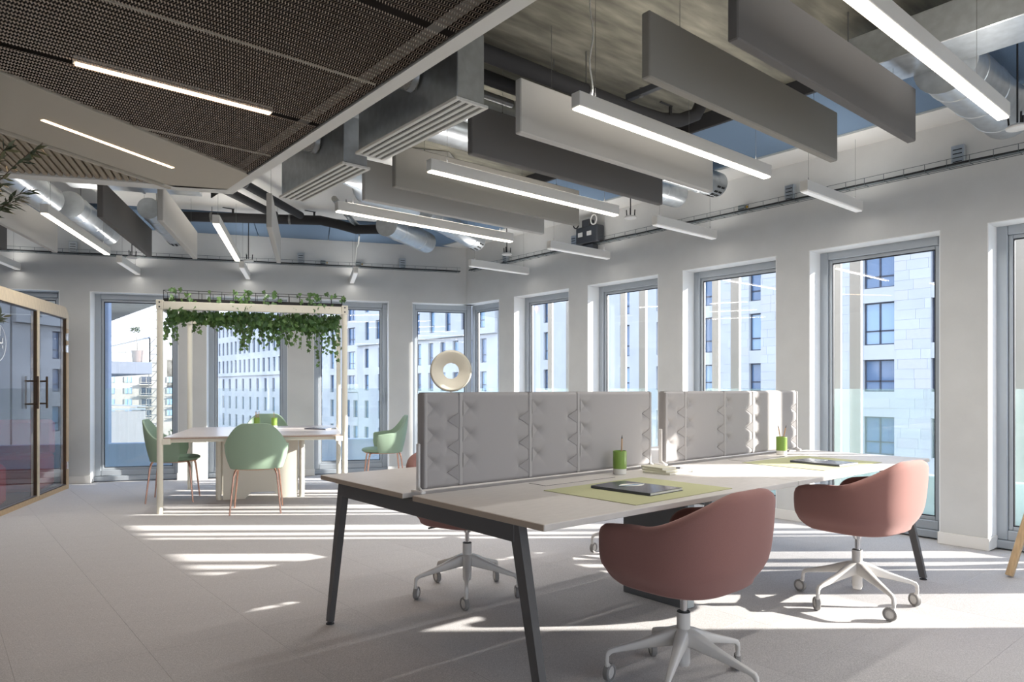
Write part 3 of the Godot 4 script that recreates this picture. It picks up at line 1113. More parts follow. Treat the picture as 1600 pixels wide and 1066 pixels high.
func services() -> void:
	diffuser(Vector3(2.10, 2.632, -3.345), 1.07, "larger slotted air diffuser box beside the dark baffle")
	diffuser(Vector3(2.12, 2.632, -4.617), 1.05, "smaller looking slotted air diffuser box below the raft corner")
	# round ducts running to the window wall
	var o := thing("air_duct", "spiral duct ending in a slotted cap right of the pale baffle", "duct", Vector3.ZERO, 0.0, "spiral ducts to the window wall")
	duct(Vector3(1.3, 3.07, -3.69), Vector3(5.56, 3.07, -3.69), 0.112, 8, o, 1)
	o = thing("air_duct", "plain round spiral duct ending beside the dark baffle's right end", "duct", Vector3.ZERO, 0.0, "spiral ducts to the window wall")
	duct(Vector3(1.3, 3.07, -4.13), Vector3(5.56, 3.07, -4.13), 0.12, 8, o, 2)
	o = thing("air_duct", "short spiral duct with a slotted cap pointing at the room corner", "duct", Vector3.ZERO, 0.0, "ducts towards the corner")
	var bis := Vector3(sin(deg_to_rad(58.4)), 0, -cos(deg_to_rad(58.4)))
	var e := Vector3(5.1, 2.985, -6.75)
	duct(e - bis * 1.5, e, 0.115, 3, o, 1)
	o = thing("air_duct", "plain shiny duct beside the capped one, above the room corner", "duct", Vector3.ZERO, 0.0, "ducts towards the corner")
	e = Vector3(4.66, 2.975, -7.18)
	duct(e - bis * 1.0, e, 0.125, 2, o, 2)
	# bend and short duct under the small diffuser
	o = thing("air_duct", "shiny curved duct bend hanging behind the smaller diffuser", "duct", Vector3.ZERO)
	var pts := []
	for i in 13:
		var t := i / 12.0 * 1.25
		pts.append(Vector3(2.55 + 0.42 * sin(t), 2.96, -5.15 - 0.42 * (1.0 - cos(t)) - 0.12 * i / 12.0))
	pts.append(Vector3(3.25, 2.96, -5.62))
	pts.append(Vector3(3.62, 2.96, -5.86))
	var b := Build.new()
	b.tube(pts, 0.115, 24)
	part("duct_bend", b, M["galvanised"], o)
	# ducts of the left group, along the far wall's normal
	o = thing("air_duct", "slotted round duct end between the dark and pale far baffles", "duct", Vector3.ZERO, 0.0, "ducts towards the far wall")
	duct(far_at(-1.57, 3.0, -7.7), far_at(-1.57, 3.0, -9.15), 0.1, 3, o, 1)
	o = thing("air_duct", "shiny wide duct behind the lamp above the booth", "duct", Vector3.ZERO, 0.0, "ducts towards the far wall")
	duct(far_at(-2.42, 3.0, -6.1), far_at(-2.42, 3.0, -7.6), 0.14, 2, o, 2)
	o = thing("air_duct", "shiny duct between the booth lamp and the dark far baffle", "duct", Vector3.ZERO, 0.0, "ducts towards the far wall")
	duct(far_at(-2.28, 3.0, -7.75), far_at(-2.28, 3.0, -9.1), 0.125, 3, o, 2)
	o = thing("plenum_duct", "dull grey box duct above the far left baffles", "duct", far_at(-1.5, 3.12, -7.0), -TURN)
	b = Build.new()
	b.box(Vector3(-0.05, 0.0, 0), Vector3(1.1, 0.20, 0.35), 0.004)
	part("box_duct", b, M["galvanised"], o)
	b = Build.new()
	b.box(Vector3(0.0, 0.0, 0.0), Vector3(0.02, 0.22, 0.37), 0.002)
	part("flange", b, M["galvanised"], o)
	for s in [-0.5, 0.3]:
		b = Build.new()
		b.cyl(Vector3(s, 0.1, 0), Vector3(s, 0.14, 0), 0.004, 0.004, 6)
		part("hanger_rod", b, M["wire"], o)
	# rectangular duct top right
	o = thing("rectangular_duct", "flat galvanised box duct crossing the top right corner", "duct", Vector3.ZERO)
	for k in 3:
		var z := -1.42 + 1.2 * k
		b = Build.new()
		b.box(Vector3(4.20, 3.10, z), Vector3(0.32, 0.20, 1.192), 0.004)
		part("duct_section", b, M["galvanised"], o)
		b = Build.new()
		b.box(Vector3(4.20, 3.10, z + 0.6), Vector3(0.335, 0.215, 0.02), 0.002)
		part("flange", b, M["galvanised"], o)
	for z in [-1.8, -0.9, 0.6]:
		b = Build.new()
		b.box(Vector3(4.20, 2.995, z), Vector3(0.40, 0.02, 0.025), 0.002)
		part("hanger_bar", b, M["steel_pipe"], o)
		for s in [-0.19, 0.19]:
			b = Build.new()
			b.cyl(Vector3(4.20 + s, 2.99, z), Vector3(4.20 + s, 3.34, z), 0.004, 0.004, 6)
			part("hanger_rod", b, M["wire"], o)
	o = thing("air_duct", "fat round duct leaving the box duct towards the right windows", "duct", Vector3.ZERO)
	duct(Vector3(4.365, 3.02, -1.42), Vector3(5.5, 3.02, -1.42), 0.16, 3, o, 2)
	# insulated black pipes and a conduit along the concrete
	var pipe := func(called: String, label: String, p: Array, r: float, m: Material, n_clamps: int) -> Node3D:
		var q := thing(called, label, "pipe", Vector3.ZERO)
		var s := Build.new()
		s.tube(p, r, 16)
		part("pipe_run", s, m, q)
		for i in n_clamps:
			var c: Vector3 = p[0].lerp(p[1], (i + 0.6) / n_clamps)
			s = Build.new()
			s.cyl(c + Vector3(0, r, 0), Vector3(c.x, 3.34, c.z), 0.004, 0.004, 6)
			part("hanger_rod", s, M["wire"], q)
			var dd: Vector3 = (p[1] - p[0]).normalized() * 0.012
			s = Build.new()
			s.cyl(c - dd, c + dd, r + 0.004, r + 0.004, 16)
			part("pipe_clamp", s, M["steel_pipe"], q)
		return q
	pipe.call("insulated_pipe", "thick black insulated pipe below the concrete, behind the white cabled lamp", [Vector3(1.2, 3.08, -3.08), Vector3(3.7, 3.08, -3.08), Vector3(3.95, 3.09, -3.075), Vector3(4.15, 3.13, -3.06), Vector3(4.3, 3.2, -3.03), Vector3(4.36, 3.33, -3.0)], 0.048, M["black_foam"], 2)
	pipe.call("insulated_pipe", "second black insulated pipe, ending behind the pale baffle", [Vector3(1.2, 3.06, -3.27), Vector3(3.6, 3.06, -3.30)], 0.042, M["black_foam"], 2)
	pipe.call("conduit_pipe", "thin grey pipe above the larger diffuser", [Vector3(1.2, 3.045, -3.44), Vector3(2.9, 3.045, -3.46)], 0.025, M["steel_pipe"], 2)
	pipe.call("insulated_pipe", "black insulated pipe running across the far blue panels", [far_at(-1.6, 3.14, -8.62), far_at(0.1, 3.14, -8.35), far_at(0.3, 3.10, -8.32), far_at(0.5, 3.05, -8.3), far_at(0.8, 3.06, -8.25)], 0.055, M["black_foam"], 2)
	pipe.call("insulated_pipe", "black insulated pipe slanting to the raft corner, left of its twin", [far_at(-0.40, 3.16, -8.3), far_at(-1.25, 3.12, -6.3)], 0.042, M["black_foam"], 1)
	pipe.call("insulated_pipe", "black insulated pipe slanting to the raft corner, right of its twin", [far_at(-0.12, 3.17, -8.3), far_at(-0.95, 3.12, -6.2)], 0.042, M["black_foam"], 1)
	pipe.call("conduit_pipe", "grey wrapped pipe running down to the black pipe's end", [far_at(0.22, 3.10, -7.2), far_at(0.46, 3.11, -8.2), far_at(0.6, 3.11, -8.6)], 0.03, M["flex_foil"], 1)
	pipe.call("conduit_pipe", "white conduit bending down the far wall", [far_at(0.6, 3.19, -9.3), far_at(0.62, 3.18, -9.78), far_at(0.6, 3.14, -9.83), far_at(0.585, 2.95, -9.845)], 0.01, M["flex_white"], 0)
	# strut and valve by the concrete
	o = thing("pipe_bracket", "small dark strut bracket under the concrete", "bracket", Vector3(3.62, 3.16, -2.93))
	b = Build.new()
	b.box(Vector3.ZERO, Vector3(0.042, 0.042, 0.34), 0.003)
	part("strut", b, M["box_dark"], o)
	b = Build.new()
	b.cyl(Vector3(0, 0, 0.05), Vector3(0, 0.18, 0.05), 0.004, 0.004, 6)
	part("hanger_rod", b, M["wire"], o)
	b = Build.new()
	b.cyl(Vector3(0, -0.03, -0.05), Vector3(0, 0.03, -0.05), 0.014, 0.014, 10)
	part("bolt", b, M["steel_pipe"], o)
	for q in [[Vector3(4.0, 3.15, -3.03), "black valve lever on the thick pipe under the concrete"], [far_at(0.03, 3.2, -8.36), "black valve lever on the far black pipe"], [far_at(-0.86, 3.2, -8.48), "black valve lever above the lamp near the raft corner"]]:
		o = thing("valve", q[1], "valve", q[0])
		b = Build.new()
		b.cyl(Vector3(0, -0.03, 0), Vector3(0, 0.03, 0), 0.012, 0.012, 10)
		part("stem", b, M["cable_black"], o)
		b = Build.new()
		b.box(Vector3(-0.05, 0.035, 0), Vector3(0.13, 0.008, 0.018), 0.002)
		part("lever", b, M["cable_black"], o)
	# hanging sensors
	for q in [[Vector3(4.95, 2.76, -4.2), "small white wireless box with stub aerials, hung left of the dark baffle"], [Vector3(4.83, 2.70, -1.2), "small white wireless box hung at the right picture edge"], [far_at(-2.0, 2.70, -8.95), "small white wireless box hung by the booth lamp"], [far_at(-0.72, 2.70, -8.8), "small white wireless box hung by the raft corner lamp"], [Vector3(5.0, 2.70, -6.05), "small white wireless box hung behind the last pale baffle"]]:
		o = thing("wireless_box", q[1], "sensor", q[0], 0.0, "hanging wireless boxes")
		b = Build.new()
		b.lathe([Vector2(0, 0.0), Vector2(0.055, 0.0), Vector2(0.06, 0.008), Vector2(0.045, 0.022), Vector2(0, 0.024)], Vector3.ZERO, 20)
		part("body", b, M["lamp_white"], o)
		for s in 3:
			b = Build.new()
			var a := TAU * s / 3.0 + 0.4
			b.cyl(Vector3(cos(a) * 0.04, 0.015, sin(a) * 0.04), Vector3(cos(a) * 0.045, 0.085, sin(a) * 0.045), 0.005, 0.005, 8)
			part("aerial", b, M["cable_black"], o)
		b = Build.new()
		b.cyl(Vector3(0, 0.02, 0), Vector3(0, 3.34 - q[0].y, 0), 0.005, 0.005, 8)
		part("drop_rod", b, M["cable_black"], o)
	# black equipment box on the wall
	o = thing("equipment_box", "black equipment box with white cable ring high on the right wall", "equipment box", Vector3(5.88, 2.95, -5.6))
	b = Build.new()
	b.box(Vector3(0, 0.02, 0), Vector3(0.13, 0.20, 0.34), 0.012)
	part("case", b, M["box_dark"], o)
	b = Build.new()
	b.box(Vector3(-0.01, 0.15, -0.02), Vector3(0.1, 0.10, 0.12), 0.01)
	part("top_unit", b, M["box_dark"], o)
	b = Build.new()
	b.box(Vector3(-0.01, -0.13, 0.0), Vector3(0.1, 0.08, 0.2), 0.01)
	part("lower_unit", b, M["box_dark"], o)
	for s in [-0.09, 0.05]:
		b = Build.new()
		b.box(Vector3(-0.068, 0.03, s), Vector3(0.006, 0.05, 0.07), 0.001)
		part("sticker", b, M["lamp_white"], o)
	for k in 2:
		var ring := []
		for i in 17:
			var t := TAU * i / 16.0
			ring.append(Vector3(-0.075, 0.17 + 0.055 * sin(t), (0.13 if k == 0 else -0.15) + 0.045 * cos(t)))
		b = Build.new()
		b.tube(ring, 0.008, 8)
		part("cable_loop", b, M["lamp_white"] if k == 0 else M["cable_black"], o)


func cable_trays() -> void:
	tray("wire basket cable tray with a black cable along the right wall", Vector3(XR - 0.01, 2.86, -7.95), Vector3(0, 0, 1), Vector3(-1, 0, 0), 12.4, [[6.11, "box_dark", "nearest the eye, below the dark baffle"], [4.78, "box_dark", "over the big window"], [4.3, "box_grey", "below the slotted duct cap"], [3.4, "box_grey", "above the short lamp in the middle"], [2.06, "box_dark", "just left of the black equipment box"], [0.76, "box_dark", "above the short lamp by the corner"], [0.3, "box_grey", "closest to the room corner"]])
	tray("wire basket cable tray with a black cable along the far wall", far_at(-6.9, 2.86, NF + 0.01), WD, ND, 8.95, [[4.05, "box_dark", "above the booth"], [6.76, "box_dark", "right of the end-on pale baffle"], [8.13, "box_dark", "left of the room corner"], [7.52, "box_grey", "where the white conduit comes down"], [7.05, "box_grey", "between the tall one and the conduit"]])


func tray(label: String, at: Vector3, along: Vector3, out: Vector3, l: float, boxes: Array) -> void:
	var o := thing("cable_tray", label, "cable tray", at, 0.0)
	var b := Build.new()
	for q in [Vector2(0.01, 0.0), Vector2(0.055, 0.0), Vector2(0.10, 0.0), Vector2(0.10, 0.055)]:
		b.cyl(out * q.x + Vector3.UP * q.y, out * q.x + Vector3.UP * q.y + along * l, 0.0022, 0.0022, 5)
	part("long_wires", b, M["tray_wire"], o)
	b = Build.new()
	var s := 0.05
	while s < l:
		var q := along * s
		b.cyl(q + out * 0.0, q + out * 0.10, 0.0022, 0.0022, 5)
		b.cyl(q + out * 0.10, q + out * 0.10 + Vector3.UP * 0.055, 0.0022, 0.0022, 5)
		s += 0.15
	part("cross_wires", b, M["tray_wire"], o).set_meta("kind", "stuff")
	b = Build.new()
	var p := []
	for i in 41:
		p.append(along * (l * i / 40.0) + out * (0.085 + 0.006 * sin(i * 2.3)) + Vector3.UP * (0.012 + 0.002 * sin(i * 1.7)))
	b.tube(p, 0.008, 8)
	part("black_cable", b, M["cable_black"], o)
	b = Build.new()
	p = []
	for i in 41:
		p.append(along * (l * i / 40.0) + out * (0.05 + 0.006 * cos(i * 1.9)) + Vector3.UP * 0.009)
	b.tube(p, 0.005, 6)
	part("grey_cable", b, M["box_grey"], o)
	var far := absf(along.x) > 0.1
	for q in boxes:
		var jb := thing("junction_box", "%s grey junction box on the %s tray, %s" % ["tall" if q[1] == "box_dark" else "small", "far wall" if far else "right wall", q[2]], "junction box", at + along * q[0], atan2(out.x, out.z), "junction boxes on the cable trays")
		b = Build.new()
		var big: bool = q[1] == "box_dark"
		b.box(Vector3(0, 0.085 if big else 0.04, 0.035), Vector3(0.09 if big else 0.07, 0.15 if big else 0.07, 0.05), 0.004)
		part("box_body", b, M["box_grey"] if not big else M["galvanised"], jb)
		b = Build.new()
		for i in (4 if big else 2):
			b.box(Vector3(0, 0.035 + 0.03 * i, 0.062), Vector3(0.06, 0.006, 0.004))
		part("box_slots", b, M["slot_dark"], jb)
		if not big:
			b = Build.new()
			b.cyl(Vector3(0.045, 0.05, 0.04), Vector3(0.06, 0.05, 0.04), 0.012, 0.01, 10)
			part("yellow_cap", b, M["cap_yellow"], jb)


func desk() -> void:
	var o := thing("bench_desk", "long four-place bench desk with pale tops and dark splayed legs", "desk", Vector3(3.16, 0, -2.485))
	var yt := 0.757
	for sx in [-1, 1]:
		for sz in [-1, 1]:
			var b := Build.new()
			b.box(Vector3(sx * 0.8205, yt - 0.0112, sz * 0.437), Vector3(1.637, 0.0224, 0.796), 0.002)
			var t := part("desk_top", b, M["desk_top"], o)
			b = Build.new()
			b.box(Vector3(sx * 1.640, yt - 0.0117, sz * 0.437), Vector3(0.003, 0.0205, 0.792))
			part("edge_band", b, M["desk_edge"], t)
			# hinged cable flap beside the screen
			b = Build.new()
			var fx: float = (-0.80 if sx < 0 else 0.83)
			b.box(Vector3(fx, yt + 0.0008, sz * 0.13), Vector3(0.46, 0.0016, 0.105), 0.0005)
			part("cable_flap", b, M["desk_top"], t)
			b = Build.new()
			b.box(Vector3(fx, yt + 0.0003, sz * 0.13), Vector3(0.468, 0.0012, 0.113))
			part("flap_gap", b, M["slot_dark"], t)
	for x in [-1.60, 0.0, 1.60]:
		var b := Build.new()
		b.box(Vector3(x, 0.700, 0), Vector3(0.04, 0.065, 1.32), 0.003)
		part("end_beam", b, M["anthracite"], o)
		if x == 0.0:
			continue
		for s in [-1, 1]:
			var top := Vector3(x, 0.732, s * 0.655)
			var foot := Vector3(x, 0.014, s * 0.812)
			var g := []
			for q in [[top, 0.026, 0.018], [foot, 0.018, 0.014]]:
				var c: Vector3 = q[0]
				var rz: float = q[1]
				var rx: float = q[2]
				g.append(PackedVector3Array([c + Vector3(-rx, 0, -rz), c + Vector3(rx, 0, -rz), c + Vector3(rx, 0, rz), c + Vector3(-rx, 0, rz)]))
			var lb := Build.new()
			for k in 4:
				var l := (k + 1) % 4
				var oo: Vector3 = (g[0][k] + g[0][l]) * 0.5 - top
				lb.quad(g[0][k], g[0][l], g[1][l], g[1][k], oo)
			lb.quad(g[1][0], g[1][1], g[1][2], g[1][3], Vector3.DOWN)
			lb.quad(g[0][0], g[0][1], g[0][2], g[0][3], Vector3.UP)
			var leg := part("leg", lb, M["anthracite"], o)
			var fb := Build.new()
			fb.cyl(Vector3(x, 0.0, s * 0.812), Vector3(x, 0.007, s * 0.812), 0.021, 0.019, 16)
			fb.cyl(Vector3(x, 0.007, s * 0.812), Vector3(x, 0.016, s * 0.812), 0.010, 0.010, 12)
			part("levelling_foot", fb, M["cable_black"], leg)
			var gb := Build.new()
			gb.prism(PackedVector2Array([Vector2(0, 0), Vector2(0.075, 0), Vector2(0, -0.075)]), 0.02, Transform3D(Basis.IDENTITY, Vector3(x + (0.02 if x < 1.0 else -0.095), 0.733, s * 0.60 - 0.01)))
			part("gusset", gb, M["anthracite"], o)
	for s in [-0.42, 0.42]:
		var b := Build.new()
		b.box(Vector3(0, 0.712, s), Vector3(3.15, 0.04, 0.05), 0.003)
		part("long_rail", b, M["anthracite"], o)
	# cable tower under the middle
	var c := thing("cable_tower", "dark grey flat cable box standing under the middle of the bench desk", "cable box", Vector3(3.165, 0, -2.49))
	var cb := Build.new()
	cb.box(Vector3(0, 0.325, 0), Vector3(0.075, 0.65, 0.44), 0.003)
	part("case", cb, M["box_anthracite"], c)
	cb = Build.new()
	cb.box(Vector3(0.0, 0.325, 0.224), Vector3(0.06, 0.64, 0.010), 0.002)
	part("edge_cover", cb, M["box_grey"], c)
	# two padded screens
	screen(Vector3(1.585, 0, -2.487), "longer looking grey padded desk screen nearest the eye, with pinched folds")
	screen(Vector3(3.205, 0, -2.487), "padded desk screen on the window half of the desk, streaked with sunlight")


const SCREEN_W := 1.495
const SEAMS := [0.0, 0.19, 0.595, 0.918, 1.495]


func screen_depth(x: float, y: float) -> float:
	# folds: at each seam the cloth is pinched to a point, by turns to the right and to the left of it
	var d := 0.0
	var yy := y
	for i in 4:
		for s in [[SEAMS[i] + 0.011, 1.0, [0.338, 0.225, 0.112]], [SEAMS[i + 1] - 0.011, -1.0, [0.285, 0.170, 0.060]]]:
			var u: float = (x - s[0]) * s[1]
			if u < -0.002 or u > 0.16:
				continue
			for y0 in s[2]:
				var v: float = absf(yy - y0)
				if v > 0.12:
					continue
				var l := 0.046
				var h := 0.033
				if u <= l and v <= h * (1.0 - u / l):
					d = maxf(d, 0.024 * u / l)
				else:
					# falls off from the nearest point of the pinched triangle
					var t := clampf(((u) * l + (h - v) * h) / (l * l + h * h), 0.0, 1.0)
					var r := Vector2(u - t * l, v - h * (1.0 - t)).length()
					var w := 0.005 + 0.017 * t * t
					d = maxf(d, 0.022 * t * exp(-pow(r / w, 1.2)))
	# soft pillow between seams
	for i in 4:
		if x >= SEAMS[i] and x <= SEAMS[i + 1]:
			var t: float = minf(x - SEAMS[i], SEAMS[i + 1] - x)
			d += 0.006 * exp(-t / 0.02)
	var e: float = minf(minf(x, SCREEN_W - x), minf(y, 0.408 - y))
	d += 0.014 * pow(maxf(0.0, 1.0 - e / 0.016), 2)
	return d


func screen(at: Vector3, label: String) -> void:
	var o := thing("desk_screen", label, "desk screen", at, 0.0, "padded desk screens")
	if not M.has("screen_mesh"):
		var b := Build.new()
		var nx := 300
		var ny := 82
		for s in [1.0, -1.0]:
			var g := []
			for i in nx + 1:
				var row := PackedVector3Array()
				for j in ny + 1:
					var x := SCREEN_W * i / nx
					var y := 0.408 * j / ny
					row.append(Vector3(x, 0.772 + y, s * (0.026 - screen_depth(x if s > 0 else SCREEN_W - x, y))))
				g.append(row)
			b.grid(g)
		# rim between the two faces
		var z0 := 0.0125
		b.quad(Vector3(0, 0.772, -z0), Vector3(0, 0.772, z0), Vector3(0, 1.18, z0), Vector3(0, 1.18, -z0), Vector3.LEFT)
		b.quad(Vector3(SCREEN_W, 0.772, -z0), Vector3(SCREEN_W, 0.772, z0), Vector3(SCREEN_W, 1.18, z0), Vector3(SCREEN_W, 1.18, -z0), Vector3.RIGHT)
		b.quad(Vector3(0, 1.18, -z0), Vector3(0, 1.18, z0), Vector3(SCREEN_W, 1.18, z0), Vector3(SCREEN_W, 1.18, -z0), Vector3.UP)
		b.quad(Vector3(0, 0.772, -z0), Vector3(0, 0.772, z0), Vector3(SCREEN_W, 0.772, z0), Vector3(SCREEN_W, 0.772, -z0), Vector3.DOWN)
		M["screen_mesh"] = b.mesh()
	part("padded_panel", M["screen_mesh"], M["screen_cloth"], o)
	for k in 5:
		var b := Build.new()
		var x: float = clampf(SEAMS[k], 0.009, SCREEN_W - 0.009)
		b.box(Vector3(x, 0.976, 0), Vector3(0.021 if k in [1, 2, 3] else 0.016, 0.400, 0.056), 0.004)
		part("seam_strip", b, M["screen_seam"], o)
	# the stiff triangular folds at the pinches
	for i in 4:
		for q in [[SEAMS[i] + 0.011, 1.0, [0.338, 0.225, 0.112]], [SEAMS[i + 1] - 0.011, -1.0, [0.285, 0.170, 0.060]]]:
			for y0 in q[2]:
				var b := Build.new()
				var z := 0.0265
				var x0: float = q[0]
				var s: float = q[1]
				var yy: float = 0.772 + y0
				var p0 := Vector3(x0, yy - 0.034, z)
				var p1 := Vector3(x0, yy + 0.034, z)
				var p2 := Vector3(x0 + s * 0.046, yy, z - 0.018)
				var dn := Vector3(0, 0, -0.006)
				b.face(p0, p1, p2, Vector3(s, 0, 1))
				b.face(p0 + dn, p1 + dn, p2 + dn, Vector3(-s, 0, -1))
				b.quad(p0, p2, p2 + dn, p0 + dn, Vector3(0, -1, 0))
				b.quad(p1, p2, p2 + dn, p1 + dn, Vector3(0, 1, 0))
				part("pinched_fold", b, M["screen_cloth"], o)
	for x in [-0.012, SCREEN_W + 0.012]:
		var b := Build.new()
		b.box(Vector3(x, 0.865, 0), Vector3(0.010, 0.20, 0.022), 0.003)
		b.box(Vector3(x, 0.763, 0), Vector3(0.022, 0.012, 0.085), 0.003)
		b.cyl(Vector3(x, 0.765, 0.03), Vector3(x, 0.785, 0.0), 0.006, 0.006, 8)
		part("screen_foot", b, M["alu_white"], o)


func flat_rect(c: Vector3, s: Vector3, turn: float, ch := 0.0) -> Build:
	return box_of(c, s, ch, Basis(Vector3.UP, turn))


func pencil(at: Vector3, lean: Vector3, label: String, group: String) -> void:
	var o := thing("pencil", label, "pencil", at, 0.0, group)
	var d := lean.normalized()
	var b := Build.new()
	b.cyl(Vector3.ZERO, d * 0.15, 0.0036, 0.0036, 6)
	part("shaft", b, M["pencil_wood"], o)
	b = Build.new()
	b.cyl(d * 0.15, d * 0.168, 0.0036, 0.0008, 6)
	part("tip", b, M["pencil_tip"], o)


func cup(at: Vector3, label: String) -> void:
	var o := thing("pencil_cup", label, "pencil cup", at, 0.0, "green pencil cups with white feet")
	var b := Build.new()
	b.lathe([Vector2(0.0345, 0.028), Vector2(0.035, 0.03), Vector2(0.035, 0.116), Vector2(0.0335, 0.119), Vector2(0.0315, 0.118), Vector2(0.031, 0.03), Vector2(0, 0.029)], Vector3.ZERO, 28)
	part("body", b, M["green_ceramic"], o)
	b = Build.new()
	b.lathe([Vector2(0, 0), Vector2(0.032, 0), Vector2(0.0335, 0.002), Vector2(0.0335, 0.028), Vector2(0, 0.028)], Vector3.ZERO, 28)
	part("foot_band", b, M["cup_white"], o)


func magazine(at: Vector3, turn: float, w: float, l: float, label: String) -> void:
	var o := thing("magazine", label, "magazine", at, turn, "dark magazines on the mats")
	part("pages", box_of(Vector3(0.001, 0.006, 0), Vector3(w - 0.006, 0.009, l - 0.006), 0.001), M["paper"], o)
	var b := Build.new()
	# the cover bows a little above the pages
	var g := []
	for i in 13:
		var row := PackedVector3Array()
		for j in 3:
			var u := i / 12.0
			row.append(Vector3(-w / 2 + w * u, 0.0112 + 0.004 * sin(PI * u) * 0.6, -l / 2 + l * j / 2.0))
		g.append(row)
	b.grid(g, false, false)
	b.box(Vector3(0, 0.0006, 0), Vector3(w, 0.0012, l))
	b.box(Vector3(-w / 2, 0.006, 0), Vector3(0.002, 0.0115, l))
	part("cover", b, M["magazine_dark"], o)
	for k in 2:
		var pts := PackedVector2Array()
		for i in 13:
			var t := i / 12.0
			pts.append(Vector2(-0.25 * w + 0.6 * w * t, -0.16 * l + 0.22 * l * sin(PI * t) * (0.55 if k == 0 else 0.25) + 0.1 * l * t))
		for i in 13:
			var t := 1.0 - i / 12.0
			pts.append(Vector2(-0.25 * w + 0.6 * w * t, -0.165 * l - 0.12 * l * sin(PI * t) * (1.0 if k == 0 else 0.2) + 0.1 * l * t))
		var pb := Build.new()
		pb.prism(pts, 0.0008, Transform3D(Basis(Vector3(1, 0, 0), Vector3(0, 0, 1), Vector3(0, 1, 0)), Vector3(0, 0.0138 + 0.0006 * k, 0)))
		part("cover_print", pb, M["paper"] if k == 0 else M["pane_pale"], o)


func desk_things() -> void:
	var y := 0.7575
	solo("desk_mat", flat_rect(Vector3(0, 0.001, 0), Vector3(0.665, 0.002, 0.50), 0.0), M["felt_mat"], "pale green felt mat on the near left desk place", "desk mat", Vector3(2.36, y, -1.955), 0.02, "green desk mats")
	solo("desk_mat", flat_rect(Vector3(0, 0.001, 0), Vector3(0.67, 0.002, 0.50), 0.0), M["felt_mat"], "pale green felt mat on the desk place next to the windows", "desk mat", Vector3(3.99, y, -2.0), -0.03, "green desk mats")
	magazine(Vector3(2.35, y + 0.002, -1.96), 0.05, 0.235, 0.315, "dark covered magazine on the near left green mat")
	magazine(Vector3(3.99, y + 0.002, -1.93), -0.06, 0.21, 0.30, "dark covered magazine on the green mat next to the windows")
	cup(Vector3(2.715, y, -2.375), "green cup with one pencil, before the near screen's end")
	cup(Vector3(4.315, y, -2.37), "green cup with two crossed pencils, before the window side screen")
	pencil(Vector3(2.72, y + 0.031, -2.37), Vector3(0.02, 1.0, 0.02), "single upright pencil in the near green cup", "pencils in the cups")
	pencil(Vector3(4.325, y + 0.031, -2.37), Vector3(-0.16, 1.0, -0.10), "pencil leaning left in the far green cup", "pencils in the cups")
	pencil(Vector3(4.305, y + 0.031, -2.37), Vector3(0.20, 1.0, 0.12), "pencil leaning right in the far green cup", "pencils in the cups")
	var names := ["lowest cream notebook of the small stack on the desk", "middle cream notebook of the small stack on the desk", "topmost cream notebook of the small stack on the desk"]
	for i in 3:
		var nb := thing("notebook", names[i], "notebook", Vector3(2.90 + 0.012 * i, y + 0.0105 * i, -2.255 - 0.018 * i), 0.12 - 0.13 * i, "stacked cream notebooks")
		part("pages", box_of(Vector3(0.001, 0.005, 0), Vector3(0.094, 0.007, 0.152), 0.001), M["paper"], nb)
		var cb := Build.new()
		cb.box(Vector3(0, 0.0007, 0), Vector3(0.10, 0.0014, 0.158), 0.0004)
		cb.box(Vector3(0, 0.0095, 0), Vector3(0.10, 0.0014, 0.158), 0.0004)
		cb.box(Vector3(-0.0492, 0.005, 0), Vector3(0.0016, 0.0102, 0.158))
		part("cover", cb, M["book_cream"], nb)
	var pn := thing("pen", "dark pen lying beside the cream notebooks", "pen", Vector3(3.10, y + 0.005, -2.36), -0.95)
	var b := Build.new()
	b.cyl(Vector3(-0.055, 0, 0), Vector3(0.06, 0, 0), 0.0048, 0.0045, 10)
	part("barrel", b, M["magazine_dark"], pn)
	b = Build.new()
	b.cyl(Vector3(0.06, 0, 0), Vector3(0.078, 0, 0), 0.0045, 0.001, 10)
	part("tip", b, M["chrome"], pn)
	b = Build.new()
	b.prism(PackedVector2Array([Vector2(-0.03, 0), Vector2(0.03, 0), Vector2(0.0, 0.028)]), 0.05)
	solo("folded_card", b, M["paper"], "small folded white card standing beside the pen", "card", Vector3(3.06, y, -2.18), 0.7)
	solo("paper_sheet", flat_rect(Vector3(0, 0.0005, 0), Vector3(0.15, 0.001, 0.21), 0.0), M["paper"], "blank white sheet lying between the notebooks and the folded card", "paper", Vector3(3.005, y, -2.255), -0.25)


